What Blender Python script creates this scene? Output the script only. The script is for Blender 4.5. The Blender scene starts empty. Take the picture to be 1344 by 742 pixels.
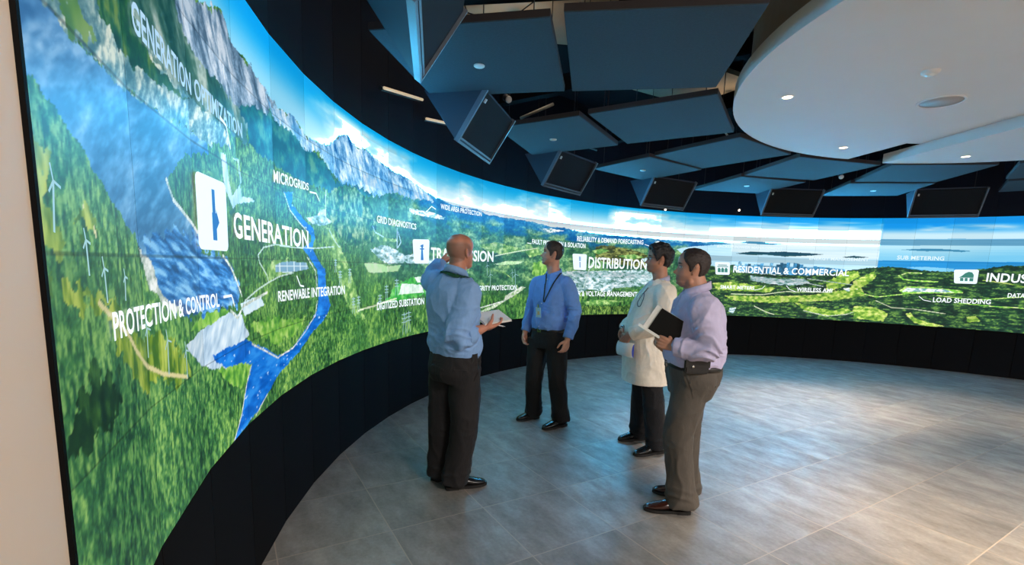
import bpy, bmesh, math, random
import numpy as np
from mathutils import Vector, Matrix
random.seed(7)
SC = bpy.context.scene
COL = SC.collection
PI = math.pi

# ---------------------------------------------------------------- camera, world, exposure
CAM_H = 1.58
FPX, PITCH, ROLL, PY = 625.77, -0.14778, 0.03646, 445.2
cam_d = bpy.data.cameras.new('camera'); cam = bpy.data.objects.new('camera', cam_d); COL.objects.link(cam)
cam_d.sensor_fit = 'HORIZONTAL'; cam_d.sensor_width = 36.0
cam_d.lens = 36.0 * FPX / 1344.0
cam_d.shift_y = (PY - 371.0) / 1344.0
cam_d.clip_start = 0.03; cam_d.clip_end = 60
_f = Vector((0, math.cos(PITCH), math.sin(PITCH))); _u = Vector((0, -math.sin(PITCH), math.cos(PITCH))); _r = Vector((1, 0, 0))
_cr, _sr = math.cos(ROLL), math.sin(ROLL)
_R = _r * _cr + _u * _sr; _U = _u * _cr - _r * _sr
M = Matrix((( _R.x, _U.x, -_f.x, 0), (_R.y, _U.y, -_f.y, 0), (_R.z, _U.z, -_f.z, CAM_H), (0, 0, 0, 1)))
cam.matrix_world = M
SC.camera = cam
SC.view_settings.view_transform = 'Standard'
SC.view_settings.look = 'None'
SC.view_settings.gamma = 1.0
SC.view_settings.use_curve_mapping = False
SC.view_settings.exposure = 0.0
W = bpy.data.worlds.new('world'); SC.world = W; W.use_nodes = True
W.node_tree.nodes['Background'].inputs[0].default_value = (0.05, 0.07, 0.10, 1)
W.node_tree.nodes['Background'].inputs[1].default_value = 0.25

SCREEN_GAIN = 1.2
WARM = (1.0, 0.76, 0.52)
def lamp_data(name, kind, energy, color, size=0.1, spot=None, blend=0.6):
    l = bpy.data.lights.new(name, kind); l.energy = energy; l.color = color
    if kind == 'AREA': l.size = size
    else: l.shadow_soft_size = size
    if kind == 'SPOT': l.spot_size = spot; l.spot_blend = blend
    return l
def lamp(name, kind, loc, energy, color, target=None, parent=None, **k):
    o = bpy.data.objects.new(name, lamp_data(name, kind, energy, color, **k)); COL.objects.link(o)
    o.location = loc
    if target is not None:
        o.rotation_euler = (Vector(target) - Vector(loc)).to_track_quat('-Z', 'Y').to_euler()
    if parent is not None: o.parent = parent
    return o

# ---------------------------------------------------------------- helpers
def lin(c):
    c = np.asarray(c, float) / 255.0
    return np.where(c <= 0.04045, c / 12.92, ((c + 0.055) / 1.055) ** 2.4)
def rgba(c): v = lin(c); return (float(v[0]), float(v[1]), float(v[2]), 1.0)
def link(o, parent=None):
    COL.objects.link(o)
    if parent is not None: o.parent = parent
    return o
def tag(o, label=None, cat=None, group=None, kind=None):
    if label: o['label'] = label
    if cat: o['category'] = cat
    if group: o['group'] = group
    if kind: o['kind'] = kind
    return o
def empty(name, loc=(0, 0, 0), rz=0.0, label=None, cat=None, group=None):
    o = bpy.data.objects.new(name, None); COL.objects.link(o)
    o.empty_display_size = 0.1
    o.location = loc; o.rotation_euler = (0, 0, rz)
    return tag(o, label, cat, group)
def mesh_obj(name, verts, faces, mats, parent=None, smooth=False, fmat=None):
    me = bpy.data.meshes.new(name); me.from_pydata([tuple(v) for v in verts], [], [tuple(f) for f in faces])
    for m in (mats if isinstance(mats, (list, tuple)) else [mats]): me.materials.append(m)
    if fmat is not None: me.polygons.foreach_set('material_index', np.asarray(fmat, dtype=np.int32))
    if smooth: me.polygons.foreach_set('use_smooth', np.ones(len(me.polygons), dtype=bool))
    me.update()
    return link(bpy.data.objects.new(name, me), parent)
def bm_obj(name, bm, mats, parent=None, smooth=False):
    bmesh.ops.recalc_face_normals(bm, faces=bm.faces)
    me = bpy.data.meshes.new(name); bm.to_mesh(me); bm.free()
    for m in (mats if isinstance(mats, (list, tuple)) else [mats]): me.materials.append(m)
    if smooth: me.polygons.foreach_set('use_smooth', np.ones(len(me.polygons), dtype=bool))
    return link(bpy.data.objects.new(name, me), parent)
def add_box(bm, c, s, rot=None, mi=0):
    r = bmesh.ops.create_cube(bm, size=1.0)
    for v in r['verts']:
        p = Vector((v.co.x * s[0], v.co.y * s[1], v.co.z * s[2]))
        if rot is not None: p = rot @ p
        v.co = p + Vector(c)
    if mi:
        for f in {f for v in r['verts'] for f in v.link_faces}: f.material_index = mi
    return r['verts']
def add_tube(bm, pts, rad, n=10, mi=0, caps=True):
    pts = [Vector(p) for p in pts]
    if not isinstance(rad, (list, tuple)): rad = [rad] * len(pts)
    rings = []; up = None
    for i, p in enumerate(pts):
        d = (pts[min(i + 1, len(pts) - 1)] - pts[max(i - 1, 0)]).normalized()
        if up is None:
            up = Vector((0, 0, 1)) if abs(d.z) < 0.9 else Vector((1, 0, 0))
        a = d.cross(up).normalized(); b = a.cross(d).normalized(); up = b
        rings.append([bm.verts.new(p + (a * math.cos(t) + b * math.sin(t)) * rad[i]) for t in [2 * PI * k / n for k in range(n)]])
    for r0, r1 in zip(rings, rings[1:]):
        for k in range(n):
            f = bm.faces.new((r0[k], r0[(k + 1) % n], r1[(k + 1) % n], r1[k])); f.material_index = mi
    if caps:
        f = bm.faces.new(rings[0][::-1]); f.material_index = mi
        f = bm.faces.new(rings[-1]); f.material_index = mi
def add_lathe(bm, prof, n=40, mi=0, c=(0, 0, 0)):
    rings = []
    for r, z in prof:
        if r < 1e-6: rings.append([bm.verts.new((c[0], c[1], c[2] + z))])
        else: rings.append([bm.verts.new((c[0] + r * math.cos(2 * PI * k / n), c[1] + r * math.sin(2 * PI * k / n), c[2] + z)) for k in range(n)])
    for a, b in zip(rings, rings[1:]):
        for k in range(n):
            k2 = (k + 1) % n
            if len(a) == 1 and len(b) == 1: continue
            if len(a) == 1: f = bm.faces.new((a[0], b[k], b[k2]))
            elif len(b) == 1: f = bm.faces.new((a[k], a[k2], b[0]))
            else: f = bm.faces.new((a[k], a[k2], b[k2], b[k]))
            f.material_index = mi
def prism(bm, quad, thick, mi=0):
    """extrude a polygon given by points along thick (a vector)"""
    a = [bm.verts.new(p) for p in quad]; b = [bm.verts.new(Vector(p) + Vector(thick)) for p in quad]
    n = len(a)
    bm.faces.new(a).material_index = mi; bm.faces.new(b[::-1]).material_index = mi
    for k in range(n):
        bm.faces.new((a[k], b[k], b[(k + 1) % n], a[(k + 1) % n])).material_index = mi

def mat(name, col, rough=0.6, metal=0.0, emit=None, estr=1.0, spec=None, noise=None, bump=None, sheen=0.0):
    """procedural principled material; noise=(scale, amount) varies the colour, bump=(scale, strength)"""
    m = bpy.data.materials.new(name); m.use_nodes = True
    nt = m.node_tree; b = nt.nodes['Principled BSDF']
    b.inputs['Roughness'].default_value = rough; b.inputs['Metallic'].default_value = metal
    b.inputs['Base Color'].default_value = rgba(col)
    if spec is not None: b.inputs['Specular IOR Level'].default_value = spec
    if sheen: b.inputs['Sheen Weight'].default_value = sheen
    tc = nt.nodes.new('ShaderNodeTexCoord')
    if noise:
        n = nt.nodes.new('ShaderNodeTexNoise'); n.inputs['Scale'].default_value = noise[0]; n.inputs['Detail'].default_value = 4
        nt.links.new(tc.outputs['Object'], n.inputs['Vector'])
        mx = nt.nodes.new('ShaderNodeMix'); mx.data_type = 'RGBA'
        c = np.asarray(col, float)
        mx.inputs[6].default_value = rgba(np.clip(c * (1 - noise[1]), 0, 255)); mx.inputs[7].default_value = rgba(np.clip(c * (1 + noise[1]), 0, 255))
        nt.links.new(n.outputs['Fac'], mx.inputs[0]); nt.links.new(mx.outputs[2], b.inputs['Base Color'])
    if bump:
        n2 = nt.nodes.new('ShaderNodeTexNoise'); n2.inputs['Scale'].default_value = bump[0]; n2.inputs['Detail'].default_value = 3
        nt.links.new(tc.outputs['Object'], n2.inputs['Vector'])
        bp = nt.nodes.new('ShaderNodeBump'); bp.inputs['Strength'].default_value = bump[1]; bp.inputs['Distance'].default_value = 0.004
        nt.links.new(n2.outputs['Fac'], bp.inputs['Height']); nt.links.new(bp.outputs['Normal'], b.inputs['Normal'])
    if emit is not None:
        b.inputs['Emission Color'].default_value = rgba(emit); b.inputs['Emission Strength'].default_value = estr
    return m

# ---------------------------------------------------------------- the round room
CX, CY, RR = 4.6932, 3.5157, 6.0856
TH0, DTH = math.radians(-167.490), math.radians(4.93418)
Z_BOT, Z_TOP = 0.7937, 2.7527
S0, S1 = -3, 33                       # first and last display column
CW = RR * DTH
def seam(k, r=RR):
    a = TH0 - DTH * k
    return (CX + r * math.cos(a), CY + r * math.sin(a))
def on_wall(s, z, off=0.0):
    """point of the faceted display wall at column coordinate s, height z, off metres in front"""
    k = math.floor(s); t = s - k
    a, b = seam(k, RR - off), seam(k + 1, RR - off)
    return (a[0] + (b[0] - a[0]) * t, a[1] + (b[1] - a[1]) * t, z)
def polar(r, deg, z=0.0):
    a = math.radians(deg); return Vector((CX + r * math.cos(a), CY + r * math.sin(a), z))
CEIL = 4.3
# ---------------------------------------------------------------- room materials
def floor_material():
    m = bpy.data.materials.new('floor_tile'); m.use_nodes = True
    nt = m.node_tree; N = nt.nodes; L = nt.links; b = N['Principled BSDF']
    tc = N.new('ShaderNodeTexCoord'); mp = N.new('ShaderNodeMapping'); mp.vector_type = 'TEXTURE'
    mp.inputs['Location'].default_value = (-0.4639, 3.4866, 0); mp.inputs['Rotation'].default_value = (0, 0, 0.53962 ); mp.inputs['Scale'].default_value = (0.6155, 0.6080, 1)
    L.new(tc.outputs['Object'], mp.inputs['Vector'])
    def math_(op, a, b_=None):
        n = N.new('ShaderNodeMath'); n.operation = op
        for i, v in enumerate((a, b_)):
            if v is None: continue
            if isinstance(v, (int, float)): n.inputs[i].default_value = v
            else: L.new(v, n.inputs[i])
        return n.outputs[0]
    sx = N.new('ShaderNodeSeparateXYZ'); L.new(mp.outputs[0], sx.inputs[0])
    def grout(ax):
        fr = math_('FRACT', sx.outputs[ax]); d = math_('MINIMUM', fr, math_('SUBTRACT', 1.0, fr))
        return math_('LESS_THAN', d, 0.0055)
    g = math_('MAXIMUM', grout(0), grout(1))
    fl = N.new('ShaderNodeVectorMath'); fl.operation = 'FLOOR'; L.new(mp.outputs[0], fl.inputs[0])
    wn = N.new('ShaderNodeTexWhiteNoise'); wn.noise_dimensions = '3D'; L.new(fl.outputs[0], wn.inputs['Vector'])
    # streaks running along one tile direction, shifted for every tile
    sc = N.new('ShaderNodeVectorMath'); sc.operation = 'MULTIPLY_ADD'
    L.new(wn.outputs['Color'], sc.inputs[0]); sc.inputs[1].default_value = (7, 9, 5); L.new(mp.outputs[0], sc.inputs[2])
    mp2 = N.new('ShaderNodeMapping'); mp2.inputs['Scale'].default_value = (2.6, 1.2, 1); L.new(sc.outputs[0], mp2.inputs['Vector'])
    n1 = N.new('ShaderNodeTexNoise'); n1.inputs['Scale'].default_value = 1.5; n1.inputs['Detail'].default_value = 9; n1.inputs['Roughness'].default_value = 0.68; L.new(mp2.outputs[0], n1.inputs['Vector'])
    n2 = N.new('ShaderNodeTexNoise'); n2.inputs['Scale'].default_value = 28; n2.inputs['Detail'].default_value = 6; L.new(mp.outputs[0], n2.inputs['Vector'])
    cr = N.new('ShaderNodeValToRGB'); e = cr.color_ramp.elements
    e[0].position = 0.33; e[0].color = rgba((106, 102, 98)); e[1].position = 0.66; e[1].color = rgba((150, 145, 139))
    x = e.new(0.5); x.color = rgba((128, 123, 118))
    mixf = math_('ADD', math_('MULTIPLY', n1.outputs['Fac'], 0.8), math_('MULTIPLY', n2.outputs['Fac'], 0.2))
    L.new(math_('ADD', mixf, math_('MULTIPLY', math_('SUBTRACT', wn.outputs['Value'], 0.5), 0.10)), cr.inputs[0])
    mx = N.new('ShaderNodeMix'); mx.data_type = 'RGBA'; L.new(g, mx.inputs[0]); L.new(cr.outputs[0], mx.inputs[6]); mx.inputs[7].default_value = rgba((160, 148, 136))
    L.new(mx.outputs[2], b.inputs['Base Color'])
    rr = N.new('ShaderNodeMapRange'); rr.inputs[1].default_value = 0.3; rr.inputs[2].default_value = 0.7; rr.inputs[3].default_value = 0.56; rr.inputs[4].default_value = 0.32
    L.new(n1.outputs['Fac'], rr.inputs[0])
    L.new(math_('MAXIMUM', rr.outputs[0], math_('MULTIPLY', g, 0.7)), b.inputs['Roughness'])
    b.inputs['Specular IOR Level'].default_value = 0.5
    bp = N.new('ShaderNodeBump'); bp.inputs['Strength'].default_value = 0.12; bp.inputs['Distance'].default_value = 0.003
    L.new(math_('SUBTRACT', mixf, math_('MULTIPLY', g, 0.5)), bp.inputs['Height']); L.new(bp.outputs[0], b.inputs['Normal'])
    return m
M_FLOOR = floor_material()
M_BLACK = mat('black_kick_panel', (7, 7, 10), 0.75, spec=0.12, noise=(3, 0.15))
M_NAVY = mat('dark_wall_paint', (14, 18, 30), 0.8, spec=0.2, noise=(2, 0.12))
M_DECK = mat('ceiling_deck_paint', (14, 15, 18), 0.9, spec=0.1, noise=(1.5, 0.2))
M_CREAM = mat('cream_wall_paint', (196, 178, 160), 0.7, noise=(1.2, 0.03))
M_REAR = mat('beige_wall_paint', (150, 138, 126), 0.8, noise=(0.8, 0.04))
M_BEZEL = mat('black_bezel', (3, 3, 4), 0.7, spec=0.1)

# ---------------------------------------------------------------- setting
E0 = Vector(seam(S0)).to_3d(); E1 = Vector(seam(S1)).to_3d()
tang = Vector((-math.sin(TH0 - DTH * S0), math.cos(TH0 - DTH * S0), 0))
J1 = E0 + tang * 0.55
J2 = J1 + (tang * 0.8 + Vector((0.10, -0.99, 0)) * 1.0).normalized() * 1.9
outline = [Vector((p[0], p[1], 0)) for p in [seam(k) for k in range(S0, S1 + 1)]] + [Vector((11.6, 2.2, 0)), Vector((9.6, -2.6, 0)), Vector((5.0, -4.2, 0)), Vector((1.0, -3.6, 0)), J2, J1]
o = mesh_obj('floor', [(p.x, p.y, 0) for p in outline], [list(range(len(outline)))], M_FLOOR); tag(o, 'grey square porcelain floor tiles with pale grout lines', 'floor', kind='structure')
big = [Vector((CX + (p.x - CX) * 1.06, CY + (p.y - CY) * 1.06, CEIL)) for p in outline]
bm = bmesh.new(); prism(bm, big, (0, 0, 0.15)); o = bm_obj('ceiling', bm, M_DECK); tag(o, 'dark open ceiling deck above the hanging panels', 'ceiling', kind='structure')
def wall_strip(name, pts, z0, z1, m, thick=0.10, label=None, groove=None):
    """upright wall along a chain of floor points, thickened outward, with a groove at every joint when groove is set"""
    bm = bmesh.new()
    for i, (a, b) in enumerate(zip(pts, pts[1:])):
        d = (b - a); n = Vector((d.y, -d.x, 0)).normalized()
        if n.dot(Vector((CX, CY, 0)) - a) > 0: n = -n
        dd = d.normalized() * (groove or 0)
        a2, b2 = a + dd, b - dd
        prism(bm, [(a2.x, a2.y, z0), (b2.x, b2.y, z0), (b2.x, b2.y, z1), (a2.x, a2.y, z1)], n * thick)
        if groove:
            a3, b3 = a + n * 0.015, b + n * 0.015
            prism(bm, [(a3.x, a3.y, z0), (b3.x, b3.y, z0), (b3.x, b3.y, z1), (a3.x, a3.y, z1)], n * thick)
    o = bm_obj(name, bm, m); tag(o, label, 'wall', kind='structure'); return o
arc = outline[:S1 - S0 + 1]
wall_strip('wall_lower', arc, 0, Z_BOT - 0.004, M_BLACK, label='black curved panelled wall below the display wall', groove=0.003)
up = [Vector((p.x, p.y, 0)) for p in arc]
wall_strip('wall_upper', up, Z_TOP + 0.004, CEIL, M_NAVY, label='dark blue curved wall above the display wall', groove=0.002)
wall_strip('wall_left', [E0 + tang * 0.012, J1, J2], 0, CEIL, M_CREAM, label='cream wall at the left end of the display wall')
wall_strip('wall_rear', [E1] + outline[S1 - S0 + 1:-1], 0, CEIL, M_REAR, label='beige wall behind the viewer')
RIDGE=[[-2.859, 2.0206],[-0.724, 2.4662],[-0.419, 2.5293],[-0.201, 2.561],[-0.078, 2.5207],[0.017, 2.4913],[0.305, 2.4858],[0.608, 2.4637],[0.766, 2.4535],[1.004, 2.3928],[1.496, 2.4303],[1.748, 2.4209],[1.935, 2.3979],[2.102, 2.3738],[2.353, 2.3924],[2.635, 2.4088],[2.9, 2.4538],[3.091, 2.5175],[3.365, 2.5777],[3.583, 2.5551],[3.805, 2.536],[4.061, 2.556],[4.378, 2.5368],[4.701, 2.5139],[5.273, 2.4833],[5.737, 2.4769],[6.211, 2.434],[6.596, 2.3926],[7.151, 2.3669],[7.649, 2.3304],[8.218, 2.3307],[8.759, 2.3456],[9.24, 2.3033],[9.687, 2.3075],[10.378, 2.3122],[11.211, 2.3091],[12.26, 2.2737],[12.746, 2.2819],[13.27, 2.2525],[14.133, 2.2457],[14.785, 2.2283],[15.528, 2.239],[16.858, 2.2226],[18.177, 2.2141],[19.324, 2.2116],[19.925, 2.2097]]
LAYERS=[
('rock',2,[[-1.209,2.4787],[-0.724,2.4662],[-0.419,2.5293],[-0.201,2.561],[0.017,2.4913],[0.305,2.4858],[0.766,2.4535],[1.159,2.418],[0.843,2.3292],[0.432,2.3009],[0.077,2.2444],[-0.208,2.2441],[-0.466,2.2699],[-0.749,2.2562],[-0.943,2.2784],[-1.14,2.3259],[-1.319,2.4069]]),
('slope',2,[[-1.889,2.2862],[-1.168,2.4904],[-1.14,2.3259],[-0.943,2.2784],[-0.749,2.2562],[-0.466,2.2699],[-0.208,2.2441],[0.077,2.2444],[0.31,2.1969],[0.228,2.1016],[-0.177,2.1076],[-0.799,2.1078],[-1.311,2.1059],[-1.661,2.1115],[-1.822,2.1506]]),
('teal',2,[[0.077,2.2444],[0.432,2.3009],[0.843,2.3292],[1.0,2.3728],[1.391,2.3513],[1.973,2.3191],[2.596,2.2844],[2.983,2.1834],[2.576,2.0934],[1.938,2.0693],[1.233,2.0927],[0.69,2.1023],[0.288,2.1089],[0.31,2.1969]]),
('rock2',2,[[0.766,2.4535],[1.004,2.3928],[1.496,2.4303],[1.748,2.4209],[1.935,2.3979],[2.102,2.3738],[2.353,2.3924],[2.635,2.4088],[2.9,2.4538],[3.091,2.5175],[3.365,2.5777],[3.583,2.5551],[3.805,2.536],[4.061,2.556],[4.378,2.5368],[4.701,2.5139],[5.273,2.4833],[5.737,2.4769],[6.211,2.434],[6.596,2.3926],[6.892,2.3044],[6.438,2.3053],[5.929,2.2673],[5.304,2.2949],[4.846,2.229],[4.456,2.1846],[3.817,2.2229],[3.201,2.1919],[2.776,2.2508],[2.421,2.3258],[1.969,2.2952],[1.503,2.3373],[1.056,2.3306]]),
('teal',2,[[1.966,2.2713],[2.367,2.2941],[2.721,2.2237],[2.983,2.1834],[3.817,2.2229],[4.397,2.1935],[3.812,2.1097],[2.974,2.0819],[2.446,2.093]]),
('bank',2,[[-2.913,2.0061],[-1.889,2.2862],[-1.822,2.1506],[-1.661,2.1115],[-1.311,2.1059],[-0.799,2.1078],[-0.177,2.1076],[-0.198,2.0347],[-0.711,2.0023],[-1.36,1.9791],[-1.881,1.9627],[-2.165,1.9588],[-2.581,1.9532],[-2.807,1.9696]]),
('olive',3,[[-2.753,2.0046],[-2.532,2.0589],[-2.437,2.0158],[-2.35,1.9995],[-2.513,1.9576],[-2.638,1.9665]]),
('darkgreen',2,[[-2.365,2.1275],[-1.905,2.249],[-1.85,2.1529],[-1.665,2.1013],[-1.316,2.0943],[-0.98,2.0921],[-1.195,2.07],[-1.574,2.0501],[-1.849,2.0394],[-1.995,2.038],[-2.127,2.0444],[-2.246,2.0573]]),
('lake',1,[[-3.004,1.9818],[-2.886,2.0133],[-2.807,1.9696],[-2.581,1.9532],[-2.165,1.9588],[-1.881,1.9627],[-1.36,1.9791],[-0.711,2.0023],[-0.691,1.9642],[-1.191,1.8977],[-1.458,1.8245],[-1.523,1.789],[-1.437,1.747],[-1.122,1.6975],[-0.951,1.6653],[-1.039,1.5927],[-0.474,1.5865],[-0.336,1.5591],[-0.204,1.4934],[-0.068,1.4228],[-0.158,1.3816],[-0.484,1.3763],[-1.052,1.3813],[-1.406,1.4098],[-1.661,1.4511],[-1.804,1.4982],[-1.928,1.5596],[-1.988,1.5973],[-2.077,1.632],[-2.291,1.6827],[-2.438,1.727],[-2.603,1.7681],[-2.701,1.7955],[-2.843,1.818],[-2.958,1.8347],[-3.043,1.8304]]),
('water',4,[[-0.664,1.6456],[-1.039,1.5927],[-0.474,1.5865],[-0.336,1.5591],[-0.204,1.4934],[-0.068,1.4228],[-0.158,1.3816],[-0.484,1.3763],[-1.052,1.3813],[-1.406,1.4098],[-1.661,1.4511],[-1.804,1.4982],[-1.928,1.5596],[-1.921,1.6269],[-1.484,1.6602]]),
('sand',1,[[-2.007,1.6026],[-1.942,1.5788],[-1.819,1.5453],[-1.78,1.4976],[-1.623,1.4496],[-1.377,1.4084],[-1.543,1.4167],[-1.737,1.452],[-1.888,1.4943],[-1.956,1.5463]]),
('sand',-1.6,[[-1.532,1.7967],[-1.437,1.747],[-1.122,1.6975],[-0.981,1.6669]]),
('sand',-1.6,[[-0.474,1.5865],[-0.304,1.5431],[-0.151,1.4759],[-0.031,1.4112]]),
('meadow',3,[[-3.036,1.7337],[-2.958,1.7346],[-2.864,1.7294],[-2.903,1.6949],[-2.96,1.6571],[-2.889,1.6341],[-2.8,1.5936],[-2.86,1.5743],[-2.972,1.5796],[-3.027,1.5547],[-2.912,1.5295],[-3.024,1.4771],[-3.104,1.5037],[-3.095,1.5787],[-3.056,1.6749]]),
('meadow',3,[[-2.851,1.5432],[-2.766,1.5314],[-2.683,1.502],[-2.529,1.5026],[-2.387,1.4786],[-2.637,1.4759],[-2.852,1.4901]]),
('meadow',3,[[-2.391,1.4723],[-2.282,1.4054],[-2.091,1.3689],[-1.776,1.3604],[-1.533,1.3044],[-1.357,1.2336],[-1.31,1.1977],[-1.579,1.1935],[-1.912,1.2509],[-2.099,1.2308],[-2.207,1.2831],[-2.355,1.353],[-2.491,1.4455]]),
('sandpath',-1.5,[[-2.571,1.4832],[-2.406,1.4405],[-2.256,1.3965],[-2.155,1.3481],[-2.011,1.2971],[-1.798,1.2522],[-1.388,1.1942]]),
('sandpath',-1.2,[[-2.632,1.6649],[-2.572,1.6398],[-2.54,1.6122]]),
('meadow',3,[[-2.735,1.6208],[-2.601,1.6692],[-2.525,1.6416],[-2.525,1.6096],[-2.623,1.6241]]),
('shade',4,[[-2.682,1.3851],[-2.459,1.3306],[-2.41,1.2398],[-2.765,1.2219],[-2.935,1.2413],[-2.865,1.3098]]),
('fieldgreen',1,[[-1.255,1.3413],[-0.839,1.3757],[-0.431,1.3675],[-0.4,1.3467],[-0.769,1.3282],[-1.075,1.318]]),
('dam',0.6,[[-1.376,1.3004],[-1.076,1.3154],[-0.678,1.3374],[-0.398,1.353],[-0.055,1.3249],[0.102,1.2178],[-0.006,1.2008],[-0.442,1.2073],[-0.813,1.199],[-0.751,1.1687],[-0.468,1.125],[-0.793,1.1521],[-1.084,1.2043],[-1.286,1.2594]]),
('damroof',0.3,[[-0.081,1.3749],[0.424,1.3963],[0.565,1.3439],[0.024,1.3136]]),
('sand',-1.6,[[-0.359,1.3575],[-0.177,1.3145],[-0.004,1.3611],[0.646,1.4052]]),
('fieldgreen',1,[[-0.722,1.1472],[-0.468,1.125],[0.089,1.0855],[0.148,1.0641],[0.02,0.9856],[-0.266,1.0056],[-0.559,1.0775]]),
('fieldgreen',3,[[0.174,1.2496],[0.485,1.1887],[0.856,1.0957],[1.42,1.1181],[1.759,1.1687],[1.869,1.2132],[1.314,1.2198],[0.618,1.2809]]),
('river',0.7,[[-0.845,1.2081],[-0.554,1.211],[0.056,1.1994],[0.536,1.1158],[0.915,1.0332],[1.384,1.0492],[1.804,1.1201],[2.074,1.1758],[2.242,1.2368],[2.311,1.3749],[2.275,1.5145],[2.001,1.6115],[1.805,1.6578],[2.09,1.7041],[2.097,1.7549],[1.778,1.8107],[1.472,1.8689],[1.256,1.9679],[1.539,1.9855],[1.479,1.9141],[1.833,1.8516],[2.179,1.7987],[2.223,1.7388],[2.137,1.6696],[2.285,1.5992],[2.542,1.5138],[2.581,1.3684],[2.734,1.2492],[2.532,1.1668],[2.008,1.0742],[1.579,0.9973],[0.918,0.9261],[0.573,0.8708],[0.216,0.8144],[-0.117,0.7951],[-0.453,0.787],[-0.179,0.8789],[-0.001,0.9883],[0.151,1.0752],[-0.196,1.1088],[-0.506,1.126],[-0.751,1.1687]]),
('sand',-1.3,[[-0.453,0.787],[-0.202,0.8718],[-0.024,0.9803],[0.127,1.0664]]),
('sand',-1.1,[[0.174,1.1673],[0.533,1.0998],[0.913,1.0245],[1.382,1.0397],[1.856,1.1165],[2.184,1.2019],[2.249,1.3012]]),
('sand',-0.9,[[1.974,1.6011],[2.221,1.5094],[2.259,1.3815]]),
('sand',-0.9,[[1.256,1.9679],[1.426,1.8751],[1.753,1.8096],[1.997,1.7713]]),
('sand',-0.9,[[0.192,0.8065],[0.525,0.8649]]),
('field',2,[[-0.714,1.8941],[-0.539,1.9302],[-0.415,1.8924],[-0.529,1.8567]]),
('towergray',0.4,[[-0.402,1.9935],[-0.278,2.0013],[-0.235,1.9048],[-0.162,1.8414],[0.085,1.919],[0.053,2.0152],[-0.133,2.0079],[0.032,2.0064],[0.085,1.8451],[-0.158,1.7906],[-0.321,1.8549],[-0.377,1.9046]]),
('towergray',0.5,[[-0.029,1.8507],[0.328,1.8686],[0.406,1.8559],[-0.076,1.8149]]),
('field',1.5,[[2.628,1.8284],[2.897,1.8176],[3.162,1.6924],[3.351,1.5742],[3.629,1.4027],[3.826,1.2131],[4.059,1.0656],[3.642,1.1146],[3.245,1.2849],[3.031,1.4535],[2.825,1.6278],[2.617,1.7186]]),
('solar',0.3,[[0.947,1.5492],[1.278,1.5718],[1.918,1.5656],[2.015,1.5255],[1.363,1.5041],[0.94,1.5113]]),
('field',2,[[0.724,1.5611],[0.954,1.5828],[1.329,1.5856],[1.361,1.495],[0.935,1.4902],[0.701,1.4523]]),
('solar',0.3,[[0.947,1.5492],[1.278,1.5718],[1.918,1.5656],[2.015,1.5255],[1.363,1.5041],[0.94,1.5113]]),
('road',-1.0,[[0.043,1.3839],[0.388,1.428],[0.702,1.4564],[0.665,1.4931],[0.462,1.5604],[0.429,1.5981],[0.588,1.6386],[0.97,1.6625],[1.509,1.6565],[2.267,1.6672],[2.885,1.6918]]),
('road',-0.9,[[0.702,1.4564],[1.121,1.4883],[1.484,1.5033]]),
('road',-0.9,[[2.733,1.8109],[2.89,1.7491],[3.106,1.6911]]),
('cityblue',0.5,[[1.959,1.8582],[2.32,1.8927],[2.429,1.9407],[2.614,1.9522],[2.635,1.894],[2.847,1.8718],[2.548,1.8303],[2.157,1.8282]]),
('white',-0.9,[[2.628,2.0871],[2.619,1.8715]]),
('hillgreen',1.5,[[2.648,2.0244],[2.924,2.1225],[3.31,2.1901],[3.703,2.2005],[4.045,2.1657],[4.334,2.0678],[4.508,1.8995],[4.325,1.7683],[3.791,1.7007],[3.278,1.7373],[2.952,1.8313],[2.69,1.9188]]),
('field',1,[[4.329,1.8915],[4.841,1.8277],[5.305,1.829],[5.367,1.8005],[4.566,1.7898]]),
('road',-0.8,[[4.359,1.9133],[4.447,1.8622],[4.78,1.8327]]),
('road',-0.9,[[5.367,1.9077],[5.493,1.8045],[5.368,1.7466]]),
('white',-0.6,[[5.336,1.9368],[5.336,1.7381]]),
('cityblue',1,[[4.263,1.6981],[4.687,1.7507],[5.149,1.741],[5.621,1.6739],[6.101,1.6913],[6.987,1.6552],[7.657,1.6473],[7.659,1.6092],[6.593,1.5878],[5.622,1.5943],[4.992,1.573],[4.623,1.6204]]),
('palefield',0.5,[[4.02,1.5726],[4.38,1.5893],[4.93,1.5501],[5.495,1.5693],[5.368,1.5059],[4.682,1.4907],[4.196,1.4915]]),
('brightgreen',3,[[5.147,1.3365],[5.624,1.4097],[6.763,1.4738],[6.805,1.2394],[5.949,1.2063],[4.676,1.1821],[5.052,1.246]]),
('palewhite',0.4,[[5.528,1.3784],[6.404,1.3521],[6.473,1.2636],[5.401,1.2608]]),
('palewhite',0.5,[[6.075,1.4401],[6.664,1.456],[6.8,1.384],[6.206,1.38]]),
('paleroad',-1.2,[[3.763,1.162],[4.368,1.1788],[5.305,1.2236]]),
('field',1,[[8.867,1.8737],[9.619,1.94],[10.668,1.8948],[11.023,1.8465],[9.983,1.7752],[9.286,1.8018]]),
('palefield',0.5,[[9.58,1.6247],[10.133,1.6777],[10.971,1.6926],[10.696,1.6412],[9.999,1.6195]]),
('paleroad',-0.9,[[9.638,1.7455],[10.674,1.8374],[11.54,1.908]]),
('field',1,[[11.023,1.8465],[11.575,1.909],[11.797,1.8178],[11.209,1.7564]]),
('field',-1.0,[[9.413,1.5575],[10.08,1.508],[10.441,1.4185],[10.737,1.2781]]),
('sandgreen',0.8,[[8.703,0.9116],[9.359,1.0004],[10.055,1.0756],[10.186,1.1657],[10.876,1.3014],[11.09,1.2769],[10.471,1.139],[9.711,0.9917],[9.016,0.9226]]),
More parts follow.
